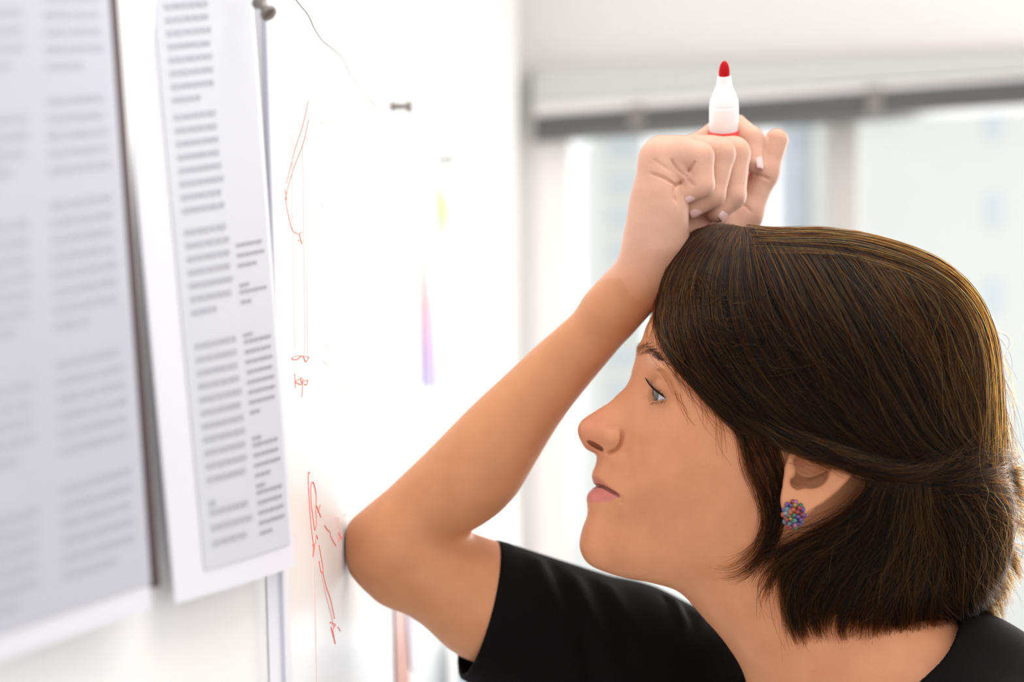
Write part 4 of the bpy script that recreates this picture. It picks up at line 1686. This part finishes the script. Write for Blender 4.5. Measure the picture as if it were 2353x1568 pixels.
A_ = [
    [(1604, 534), (1558, 572), (1526, 640), (1510, 705), (1514, 765), (1540, 822), (1590, 880), (1640, 935), (1690, 990)],
    [(1640, 520), (1582, 575), (1547, 650), (1534, 730), (1548, 800), (1598, 872), (1680, 958), (1770, 1022)],
    [(1668, 517), (1612, 585), (1580, 665), (1580, 765), (1630, 855), (1715, 948), (1820, 1030), (1930, 1075)],
    [(1690, 518), (1652, 585), (1632, 675), (1650, 780), (1715, 882), (1810, 980), (1920, 1055), (2040, 1095)],
    [(1706, 520), (1698, 595), (1700, 690), (1740, 795), (1810, 895), (1900, 990), (2000, 1062), (2130, 1100)],
    [(1722, 522), (1752, 600), (1785, 690), (1840, 790), (1908, 890), (1990, 990), (2080, 1060), (2190, 1080)],
    [(1770, 526), (1820, 600), (1868, 690), (1925, 790), (1988, 890), (2060, 990), (2140, 1060), (2250, 1068)],
    [(1850, 530), (1905, 600), (1960, 690), (2014, 790), (2068, 890), (2120, 980), (2195, 1050), (2290, 1050)],
    [(1940, 541), (1998, 610), (2052, 700), (2104, 790), (2148, 880), (2190, 970), (2245, 1035), (2345, 1042)],
    [(2030, 562), (2090, 630), (2144, 710), (2185, 800), (2213, 890), (2240, 980), (2270, 1040), (2335, 1050)],
    [(2110, 590), (2175, 650), (2222, 730), (2253, 820), (2270, 900), (2285, 990), (2304, 1060), (2350, 1100)],
    [(2165, 622), (2226, 690), (2267, 780), (2290, 870), (2301, 960), (2309, 1030), (2322, 1090), (2356, 1150)],
]
B_ = [
    [(2010, 1105), (1962, 1162), (1895, 1212), (1830, 1242), (1772, 1256), (1722, 1274), (1680, 1302)],
    [(2012, 1110), (1965, 1182), (1900, 1238), (1842, 1275), (1806, 1320), (1806, 1380), (1824, 1445), (1850, 1516)],
    [(2028, 1112), (1984, 1205), (1915, 1275), (1860, 1335), (1840, 1395), (1846, 1450), (1872, 1496)],
    [(2052, 1112), (2028, 1210), (1984, 1298), (1930, 1372), (1902, 1430), (1915, 1478)],
    [(2082, 1112), (2068, 1212), (2040, 1308), (2003, 1390), (1986, 1440), (1984, 1492)],
    [(2106, 1112), (2103, 1212), (2094, 1308), (2074, 1395), (2064, 1450), (2056, 1502)],
    [(2128, 1108), (2150, 1200), (2164, 1280), (2160, 1350), (2152, 1410), (2160, 1462)],
    [(2150, 1102), (2192, 1178), (2230, 1250), (2250, 1320), (2262, 1390), (2296, 1472)],
    [(2185, 1095), (2234, 1155), (2276, 1218), (2292, 1280), (2292, 1340), (2312, 1402)],
    [(2235, 1085), (2284, 1128), (2318, 1178), (2328, 1230), (2334, 1282), (2358, 1325)],
]
C_ = [
    [(1650, 925), (1692, 1000), (1706, 1070), (1736, 1130), (1756, 1190), (1744, 1245), (1708, 1290), (1660, 1312), (1612, 1296)],
    [(1690, 955), (1722, 1030), (1752, 1100), (1772, 1170), (1766, 1230), (1738, 1282), (1694, 1318), (1640, 1322)],
    [(1740, 990), (1768, 1060), (1790, 1120), (1796, 1180), (1780, 1240), (1748, 1298), (1712, 1338), (1672, 1350)],
    [(1785, 1010), (1800, 1070), (1806, 1130), (1796, 1190), (1778, 1240), (1752, 1290), (1722, 1322), (1690, 1345)],
]
D_ = [  # top edge of the ear: tucked lock running back
    [(1700, 950), (1780, 1005), (1860, 1038), (1950, 1068), (2040, 1092), (2110, 1105)],
    [(1760, 960), (1840, 1008), (1920, 1044), (2010, 1075), (2090, 1092), (2160, 1086)],
    [(1830, 990), (1910, 1035), (1990, 1070), (2070, 1085), (2140, 1075), (2200, 1040)],
]
E_ = [  # flips at the back
    [(2090, 1080), (2150, 1070), (2210, 1045), (2260, 1010), (2275, 985)],
    [(2120, 1100), (2190, 1090), (2250, 1075), (2310, 1055), (2352, 1030)],
    [(2130, 1130), (2200, 1120), (2270, 1110), (2330, 1120), (2370, 1150)],
    [(2150, 1160), (2220, 1165), (2280, 1175), (2330, 1205), (2362, 1240)],
]
G_ = [  # messy flipped tips at the nape, backlit
    [(2210, 1060), (2265, 1075), (2320, 1085), (2375, 1080)],
    [(2215, 1090), (2275, 1115), (2330, 1150), (2380, 1185)],
    [(2205, 1120), (2265, 1165), (2320, 1220), (2372, 1262)],
    [(2190, 1160), (2250, 1220), (2300, 1285), (2345, 1335)],
    [(2175, 1200), (2225, 1275), (2270, 1345), (2318, 1400)],
    [(2150, 1240), (2195, 1320), (2240, 1395), (2300, 1478)],
    [(2120, 1280), (2150, 1360), (2190, 1420), (2240, 1470)],
]
X_ = [  # fine stray hairs crossing the front of the bob
    [(1562, 600), (1640, 680), (1730, 735), (1800, 760)],
    [(1560, 660), (1660, 740), (1760, 785), (1850, 795)],
    [(1570, 720), (1680, 790), (1790, 835), (1900, 845)],
    [(1600, 790), (1720, 850), (1840, 900), (1960, 920)],
]
FW_ = [  # wisps over temple and cheek
    [(1540, 800), (1548, 840), (1556, 890), (1575, 940), (1600, 985)],
    [(1560, 830), (1590, 880), (1610, 930), (1630, 980), (1645, 1020)],
    [(1590, 860), (1640, 930), (1670, 1000), (1672, 1070), (1690, 1130)],
]


def both(L, far):
    """near-side head coordinates (w>0 means near) -> body coordinates, plus a thinner mirrored set"""
    n_ = L.copy()
    n_[..., 2] *= -1
    out = [head_to_body(n_)]
    if far:
        out.append(head_to_body(L[::far]))
    return np.concatenate(out)


hair_cap = None


def hair_region(H):
    """polygon in head coordinates covered by the bob; both sides alike"""
    return inpoly(H[..., 0], H[..., 1], CAPPOLY)


def wpx(pts):
    out = []
    for (x, y) in pts:
        L = lift_to(np.array([float(x)]), np.array([float(y)]), wh, -14)[0]
        out.append((L[0], L[1]))
    return out


EDGE = wpx([(1530, 740), (1556, 822), (1612, 892), (1690, 975), (1760, 1005), (1850, 1028), (1930, 1052), (1995, 1080), (2005, 1120), (1980, 1185), (1915, 1250), (1858, 1300), (1835, 1345), (1842, 1390), (1866, 1418), (1905, 1424), (1960, 1426), (2030, 1440), (2100, 1450)])
CAPPOLY = [(1400, 420), (1470, 560), (1498, 660)] + EDGE + [(2140, 1455), (2190, 1380), (2290, 1300), (2420, 1200), (2420, 420)]


def cap_sdf(P):
    H = body_to_head(P)
    wv = np.abs(H[..., 2])
    q, qx, qy = HAIR.sample(H[..., 0], H[..., 1], True)
    d = (wv * wv - q) / (np.sqrt(4 * wv * wv + qx * qx + qy * qy) + 60)
    d = d + 19
    d = smax(d, hair_region(H), 16)
    return d


b_cap = bounded(cap_sdf, (1420, 480, -350), (2360, 1560, 350))
Vc, Fc = surface_nets(b_cap, (1420, 440, -400), (2400, 1560, 400), 8.0)
hair = part('hair', np_mesh('hair', Vc, Fc), M['cap'], label='dark brown chin-length bob')
r0 = 0.000085


def crown_weft(n, K=18, half=235.0):
    """strands over the crown and the back of the head, between the two sides"""
    sil = resample([(q[0], q[1]) for q in HSIL[7:20]], 60)
    tg = np.gradient(sil, axis=0)
    nr = np.stack((-tg[:, 1], tg[:, 0]), -1)
    nr /= np.linalg.norm(nr, axis=1, keepdims=True)
    if nr[30] @ (np.array((1900, 950)) - sil[30]) < 0:
        nr = -nr
    w0 = rng.uniform(-half, half, n)
    st = rng.uniform(0, 22, n)
    en = rng.uniform(38, 59, n)
    f = st[:, None] + (en - st)[:, None] * np.linspace(0, 1, K)[None]
    bx, by = np.interp(f, np.arange(60), sil[:, 0]), np.interp(f, np.arange(60), sil[:, 1])
    nx, ny = np.interp(f, np.arange(60), nr[:, 0]), np.interp(f, np.arange(60), nr[:, 1])
    s = np.linspace(0, 1, K)[None]
    wv = w0[:, None] * (0.85 + 0.15 * s) + rng.normal(0, 5, (n, 1)) * np.sin(4 * s + rng.uniform(0, 6, (n, 1)))
    li = np.where(rng.random((n, 1)) < 0.07, rng.uniform(2, 16, (n, 1)) * np.sin(3.0 * s), rng.uniform(-16, 2, (n, 1)))
    lo, hi = np.zeros_like(f), np.full_like(f, 300.0)
    for _ in range(14):
        md = (lo + hi) / 2
        big = HAIR.w(bx + nx * md, by + ny * md) > np.abs(wv)
        hi = np.where(big, md, hi)
        lo = np.where(big, lo, md)
    md = (lo + hi) / 2 - li
    return head_to_body(np.stack((bx + nx * md, by + ny * md, wv), -1))


sets = [
    both(weft(A_, 15000, wh, lift=(-20, 3), trim=(0.66, 1.0), wave=3.2, clump=34, cf=0.65), 3),
    both(weft(A_[:5], 3000, wh, lift=(-8, 6), trim=(0.85, 1.0), clump=14), 4),
    crown_weft(5000),
    both(weft(B_, 8000, wh, lift=(-24, 6), trim=(0.62, 1.0), wave=5, clump=13, cf=0.75), 3),
    both(weft(B_[1:8], 3500, wh, lift=(-20, 4), trim=(0.74, 1.0), wave=6, clump=9, cf=0.7, jit=5), 3),
    both(weft(C_, 300, wf, lift=(6, 24), trim=(0.6, 1.0), clump=5, cf=0.6, wave=5, jit=5), 6),
    both(weft(D_, 1300, wh, lift=(2, 34), trim=(0.45, 1.0), clump=9, cf=0.5, wave=8, jit=7), 5),
    both(weft(E_, 1100, wh, lift=(-12, 12), trim=(0.45, 1.0), clump=9, cf=0.7, wave=9, jit=8), 5),
    both(weft(G_, 2200, wh, lift=(-30, 6), trim=(0.5, 1.0), clump=9, cf=0.75, wave=7, jit=6), 5),
    both(weft(X_, 170, wh, lift=(1, 8), trim=(0.5, 1.0), clump=20, cf=0.0, wave=26, jit=16), 0),
    both(weft(FW_, 26, wf, lift=(3, 12), trim=(0.6, 1.0), clump=6, cf=0.2, wave=5), 0),
    both(weft(A_, 800, wh, lift=(0, 12), jit=5, wave=17, trim=(0.5, 1.0), cf=0.0), 5),
    both(weft(B_, 500, wh, lift=(0, 22), jit=14, wave=16, trim=(0.5, 1.0), cf=0.0), 5),
]
hair_curves('strands', np.concatenate(sets), r0, M['hair'], hair, label='fine brown hair strands')

# eyebrow, lashes
for sd in (-1, 1):
    g0 = [(1466, 838), (1470, 822), (1482, 803)]
    K = 6
    base = resample([(1463, 812), (1475, 806), (1488, 806), (1500, 813), (1515, 824), (1530, 838), (1545, 850)], 40)
    n = 300
    f = rng.uniform(0, 1, n) ** 1.15
    i = f * 39
    bx = np.interp(i, np.arange(40), base[:, 0])
    by = np.interp(i, np.arange(40), base[:, 1])
    wd = np.interp(f, [0, 0.25, 0.6, 1], [13, 10, 5, 2])
    bx = bx + rng.normal(0, 1.5, n)
    by = by + rng.uniform(-1, 1, n) * wd
    ang = np.interp(f, [0, 0.2, 0.5, 1], [-1.2, -0.5, 0.45, 0.75]) + rng.normal(0, 0.22, n)
    ln = rng.uniform(14, 24, n)
    s = np.linspace(0, 1, K)[None]
    PX = bx[:, None] + np.cos(ang)[:, None] * ln[:, None] * s
    PY = by[:, None] + np.sin(ang)[:, None] * ln[:, None] * s + 2 * s * s
    L = lift_to(PX, PY, wf, 0.8 + 1.6 * s + 0 * PX)
    L[..., 2] *= sd
    hair_curves('eyebrow', head_to_body(L), 0.00005, M['brow'], person, 0.3)
    # upper lashes grow from the lid margin
    n = 260
    al = np.radians(rng.uniform(-34, 66, n))
    x = np.clip(np.degrees(al) / 70.0, 0, 1)
    mm = np.clip(-np.degrees(al) / 40.0, 0, 1)
    el_ = np.radians(HI0 - 33 * x ** 1.4 - 10 * mm ** 2 + 1.5)
    dirv = np.stack((-np.cos(al) * np.cos(el_), -np.sin(el_), np.sin(al) * np.cos(el_)), -1)
    root = EYE + dirv * (EYE_R + 3.5)
    ln = rng.uniform(16, 25, n)[:, None, None]
    s = np.linspace(0, 1, 7)[None, :, None]
    side = np.stack((np.zeros(n), np.zeros(n), np.sign(al) * 0.2 + rng.normal(0, 0.12, n)), -1)[:, None]
    L = root[:, None] + ln * (s * (dirv[:, None] * 0.75 + side + np.array((0, 0.15, 0))) + s * s * np.array((-0.05, -0.75, 0)))
    L[..., 2] *= sd
    hair_curves('eyelashes', head_to_body(L), 0.00007, M['lash'], person, 0.2)
    n = 50
    al = np.radians(rng.uniform(-20, 70, n))
    x = np.clip(np.degrees(al) / 70.0, 0, 1)
    el_ = np.radians(-19 + 6 * x ** 2 - 2)
    dirv = np.stack((-np.cos(al) * np.cos(el_), -np.sin(el_), np.sin(al) * np.cos(el_)), -1)
    root = EYE + dirv * (EYE_R + 3)
    ln = rng.uniform(8, 13, n)[:, None, None]
    L = root[:, None] + ln * (s * (dirv[:, None] * 0.9) + s * s * np.array((0, 0.5, 0)))
    L[..., 2] *= sd
    hair_curves('lower_lashes', head_to_body(L), 0.000035, M['lash'], person, 0.2)


# ------------------------------------------------------------------ finger nails
def nail(c, n_, long_, L_, W_):
    fr = rot2(long_, n_)          # x long, y normal, z width
    th_ = np.linspace(0, math.pi, 9)
    V, Q = [], []
    nu, nv = 8, 8
    for i in range(nu + 1):
        u = -1 + 2 * i / nu
        for j in range(nv + 1):
            v = -1 + 2 * j / nv
            # rounded-rectangle plate curved across
            wl = 1.0 - 0.28 * max(0, u) ** 3 - 0.12 * max(0, -u) ** 2
            zz = v * W_ * wl
            yy = 3.2 - 0.55 * W_ * v * v * 0.8 - 1.5 * u * u
            V.append(np.asarray(c) + fr[:, 0] * u * L_ + fr[:, 2] * zz + fr[:, 1] * yy)
    n0 = len(V)
    for p in list(V):
        V.append(p - fr[:, 1] * 3.5)
    wv_ = nv + 1
    for i in range(nu):
        for j in range(nv):
            a = i * wv_ + j
            Q.append((a, a + 1, a + wv_ + 1, a + wv_))
            Q.append((n0 + a, n0 + a + wv_, n0 + a + wv_ + 1, n0 + a + 1))
    rim = [j for j in range(wv_)] + [i * wv_ + nv for i in range(1, nu + 1)] + [nu * wv_ + j for j in range(nv - 1, -1, -1)] + [i * wv_ for i in range(nu - 1, 0, -1)]
    for k in range(len(rim)):
        a, b = rim[k], rim[(k + 1) % len(rim)]
        Q.append((a, n0 + a, n0 + b, b))
    me = np_mesh('fingernail', np.array(V), np.array(Q))
    bm = bmesh.new()
    bm.from_mesh(me)
    bmesh.ops.recalc_face_normals(bm, faces=bm.faces)
    bm.to_mesh(me)
    bm.free()
    part('fingernail', me, M['nail'])


def nail_on(Jd, Jt, nrm, back=0.25, L_=17, W_=15):
    a, b = Jd[0].astype(float), Jt[0].astype(float)
    lg = (b - a) / np.linalg.norm(b - a)
    n_ = np.asarray(nrm, float)
    n_ -= lg * (lg @ n_)
    n_ /= np.linalg.norm(n_)
    c = b - lg * back * L_ + n_ * (Jt[1] - 1.8)
    nail(c, n_, lg, L_, W_)


nail_on(PINKY[-2], PINKY[-1], (0.1, 0.9, -0.55), L_=17, W_=14)
nail_on(RING[-2], RING[-1], (0.1, 0.9, -0.55), L_=19, W_=16)
nail_on(MIDDLE[-2], MIDDLE[-1], (0.35, 0.8, -0.6), L_=20, W_=17)
nail_on(INDEX[-2], INDEX[-1], (0.75, 0.0, -0.65), back=-0.1, L_=23, W_=15)
nail_on(THUMB[-2], THUMB[-1], (0.1, 0.0, 1.0), L_=22, W_=18)


# ------------------------------------------------------------------ clothes
def tri(a, b, c):
    return np.array((a, b, c), np.float32)


HEMP = (W(1153, 1257, 230), W(1085, 1503, 240), W(1075, 1400, 430))
hn = np.cross(HEMP[1] - HEMP[0], HEMP[2] - HEMP[0])
hn = hn / np.linalg.norm(hn)
if hn[0] < 0:
    hn = -hn
FOLDS = [  # ridge lines on the sleeve (pixels, depth, height, width)
    ([(1238, 1296, 250), (1262, 1350, 200), (1290, 1430, 190), (1310, 1540, 220)], 16, 26),
    ([(1318, 1338, 260), (1352, 1400, 210), (1392, 1490, 200), (1420, 1570, 220)], 15, 26),
    ([(1405, 1352, 300), (1440, 1400, 250), (1480, 1450, 230)], 10, 22),
    ([(1548, 1376, 380), (1562, 1420, 340), (1560, 1500, 320)], 16, 16),
    ([(1620, 1400, 400), (1600, 1440, 360), (1590, 1500, 330)], 10, 16),
]
VALLEYS = [
    ([(1278, 1306, 260), (1312, 1390, 205), (1345, 1480, 200), (1360, 1560, 220)], 14, 22),
    ([(1368, 1345, 280), (1400, 1400, 230), (1440, 1500, 215)], 12, 22),
    ([(1532, 1380, 380), (1540, 1430, 340), (1535, 1510, 320)], 14, 14),
    ([(1585, 1390, 390), (1580, 1440, 350), (1575, 1500, 320)], 12, 14),
]
FOLDS = [(np.array([W(*p) for p in l]), a * 0.62, s_ * 1.3) for l, a, s_ in FOLDS]
VALLEYS = [(np.array([W(*p) for p in l]), a * 0.62, s_ * 1.3) for l, a, s_ in VALLEYS]


def shirt_raw(P):
    sl = cone(P, W(1122, 1384, 300), (1480, 1625, 440), 158, 205)
    sl = smin(sl, cone(P, (1480, 1625, 440), SH + np.array((20, -10, -20)), 205, 236), 40)
    sl = smin(sl, cone(P, W(1128, 1440, 330), (1480, 1720, 440), 150, 190), 60)
    tor = cone(P, (2110, 1790, -30), (2500, 2500, 0), 400, 430)
    tor = smin(tor, cone(P, (2130, 1800, -330), (2480, 2450, -250), 260, 300), 120)
    tor = smin(tor, cone(P, (1960, 1800, 330), (2400, 2450, 250), 260, 300), 120)
    sh = smin(cone(P, (2080, 1650, 0), (2100, 1850, -560), 215, 215), cone(P, (2070, 1650, 0), SH, 215, 236), 90)
    nk = cone(P, (2000, 1560, 0), (2110, 1720, 0), 232, 250)
    back = cone(P, (2180, 1650, -60), (2520, 2000, -60), 238, 330)
    d = smin(smin(tor, sh, 110), smin(sl, smin(nk, back, 60), 60), 60)
    lf = cone(P, (2100, 1860, -580), (2330, 2500, -640), 215, 180)
    d = smin(d, lf, 70)
    near = np.abs(d) < 90
    if near.any():
        Q, e = P[near], d[near]
        for l, a, s_ in FOLDS:
            e = e - a * np.exp(-(polydist(Q, l) / s_) ** 2)
        for l, a, s_ in VALLEYS:
            e = e + a * np.exp(-(polydist(Q, l) / s_) ** 2)
        d = d.copy()
        d[near] = e
    return d


def shirt_sdf(P):
    d0 = shirt_raw(P)
    d = np.maximum(d0, -(d0 + 14))                 # cloth shell
    hem = (P - HEMP[0]) @ (-hn.astype(np.float32))
    sleeve_side = P[..., 0] < 1500
    d = np.where(sleeve_side, smax(d, hem, 3), d)
    # neckline
    cut = cone(P, NECK_A, (2010, 1900, 0), 330, 330)
    line = ((P[..., 0] - 2190) * 100 + (P[..., 1] - 1405) * 170) / 197.2
    d = smax(d, -np.maximum(np.maximum(cut, line), P[..., 2] - 170), 9)
    # left cuff and waist
    d = smax(d, P[..., 1] - 2480, 4)
    return d


b_shirt = bounded(shirt_sdf, (900, 1180, -900), (2980, 2500, 820), 60)
Vs, Fs = surface_nets(b_shirt, (940, 1180, -920), (3000, 2520, 820), 5.5)
Vs = project(b_shirt, Vs, 2, eps=1.5)
part('shirt', np_mesh('shirt', Vs, Fs), M['shirt'], label='black short-sleeved cotton top')
ZF = CV + CAMZ / S        # floor row


def leg_sdf(P):
    d = None
    for sd in (-1, 1):
        e = cone(P, (2560, 2560, 180 * sd), (2440, 4250, 230 * sd), 330, 220)
        e = smin(e, cone(P, (2440, 4250, 230 * sd), (2560, ZF - 190, 250 * sd), 220, 170), 60)
        d = e if d is None else smin(d, e, 30)
    d = smin(d, cone(P, (2440, 2440, -150), (2440, 2440, 150), 390, 390), 150)
    return np.maximum(np.maximum(d, P[..., 1] - (ZF - 120)), 2440 - P[..., 1])


Vl, Fl = surface_nets(leg_sdf, (1950, 2300, -700), (3100, ZF - 60, 700), 30.0)
part('trousers', np_mesh('trousers', Vl, Fl), M['trousers'], label='dark trousers')
for sd in (-1, 1):
    def shoe_sdf(P, sd=sd):
        d = cone(P, (2600, ZF - 150, 250 * sd), (2260, ZF - 85, 270 * sd), 150, 120)
        d = smin(d, cone(P, (2560, ZF - 300, 250 * sd), (2580, ZF - 150, 250 * sd), 140, 150), 60)
        return smax(d, P[..., 1] - ZF + 2, 10)
    Vx, Fx = surface_nets(shoe_sdf, (2050, ZF - 500, 250 * sd - 220), (2850, ZF + 40, 250 * sd + 240), 20.0)
    part('shoe', np_mesh('shoe', Vx, Fx), M['shoe'])
# lower left arm hanging down into the trouser pocket
def larm(P):
    d = cone(P, (2300, 2400, -640), (2480, 2900, -600), 130, 100)
    return smin(d, cone(P, (2480, 2900, -600), (2480, 3150, -540), 100, 90), 30)


# ------------------------------------------------------------------ earring of glass beads
ec = np.array(HL(1823, 1184, 326), float)
ear_o = None
cols = {'ruby': (0.45, 0.01, 0.03), 'pink': (0.75, 0.18, 0.45), 'teal': (0.10, 0.32, 0.36), 'green': (0.02, 0.22, 0.07), 'violet': (0.18, 0.06, 0.38), 'yellow': (0.60, 0.42, 0.03), 'orange': (0.75, 0.12, 0.02), 'sky': (0.35, 0.55, 0.62)}
for k_, c_ in cols.items():
    M['bead_' + k_] = mat('bead_' + k_, tuple(0.38 * v_ for v_ in c_), 0.12, 0.6, 0.05, 500, coat=0.3)


def head_ball(c, r, n=14):
    V, Q = [], []
    m_ = n // 2
    for i in range(m_ + 1):
        th_ = math.pi * i / m_
        for k in range(n):
            ph = 2 * math.pi * k / n
            V.append((c[0] + r[0] * math.sin(th_) * math.cos(ph), c[1] + r[1] * math.cos(th_), c[2] + r[2] * math.sin(th_) * math.sin(ph)))
    for i in range(m_):
        for k in range(n):
            Q.append((i * n + k, i * n + (k + 1) % n, (i + 1) * n + (k + 1) % n, (i + 1) * n + k))
    return np.array(V), np.array(Q)


V_, Q_ = head_ball((ec[0], ec[1], -ec[2] + 8), (19, 25, 8), 20)
ear_o = part('earring', np_mesh('earring', head_to_body(V_), Q_), M['steel'], label='clip of multicoloured glass beads')
names = ['pink', 'ruby', 'teal', 'yellow', 'violet', 'green', 'orange', 'sky', 'pink', 'ruby', 'teal', 'violet', 'ruby', 'orange']
k = 0
for ring, nr_, rad in ((0, 1, 0), (1, 6, 0.42), (2, 11, 0.78), (3, 14, 1.02)):
    for j in range(nr_):
        an_ = 2 * math.pi * (j + 0.35 * ring) / nr_ + rng.normal(0, 0.1)
        c = (ec[0] + 20 * rad * math.cos(an_), ec[1] + 26 * rad * math.sin(an_), -ec[2] - 1 - 9 * math.sqrt(max(0, 1.1 - rad * rad)) + 4)
        rr = rng.uniform(4.3, 6.0)
        V_, Q_ = head_ball(c, (rr, rr * rng.uniform(0.85, 1.25), rr), 12)
        nm = names[int(rng.integers(len(names)))]
        part('bead', np_mesh('bead', head_to_body(V_), Q_), M['bead_' + nm], ear_o)
        k += 1

# ------------------------------------------------------------------ red marker pen held in the fist
pt, pb_ = to_world(PEN_T), to_world(PEN_B)
ax = Vector(pb_ - pt).normalized()
L0 = Vector(pt)
pen = empty('marker_pen', Vector(pb_), 'uncapped red whiteboard marker held upright in the raised fist', 'marker')
px_ = S * 1.055


def pen_part(name, prof, m, label=None):
    bm = bmesh.new()
    lathe(bm, L0, ax, [(h * px_, r * px_) for h, r in prof], 40)
    return keep(link(name, bm_mesh(name, bm), m, smooth=True, label=label), pen)


pen_part('tip', [(0, 0), (0.6, 3.2), (4, 6.6), (9, 9.2), (16, 11.2), (24, 12.2), (33, 12.2), (36, 11.5)], M['felt_red'], 'bullet-shaped red felt tip')
pen_part('nozzle', [(33, 11.5), (33.5, 14.2), (36, 15.2), (44, 15.8), (52, 17.0), (60, 19.8), (70, 24.0), (80, 28.2), (88, 31.0), (95, 31.6), (96, 31.9), (99, 31.9), (100, 31.2)], M['plastic_clear'], 'milky plastic nozzle')
pen_part('barrel', [(99, 31), (100, 32.5), (106, 32.8), (156, 32.8), (156.5, 32.6), (156.5, 30)], M['plastic_white'], 'white barrel collar')
pen_part('grip', [(156, 31.5), (156.2, 33), (300, 33), (400, 32.5), (462, 32), (464, 30), (464, 0)], M['plastic_red'], 'red barrel')
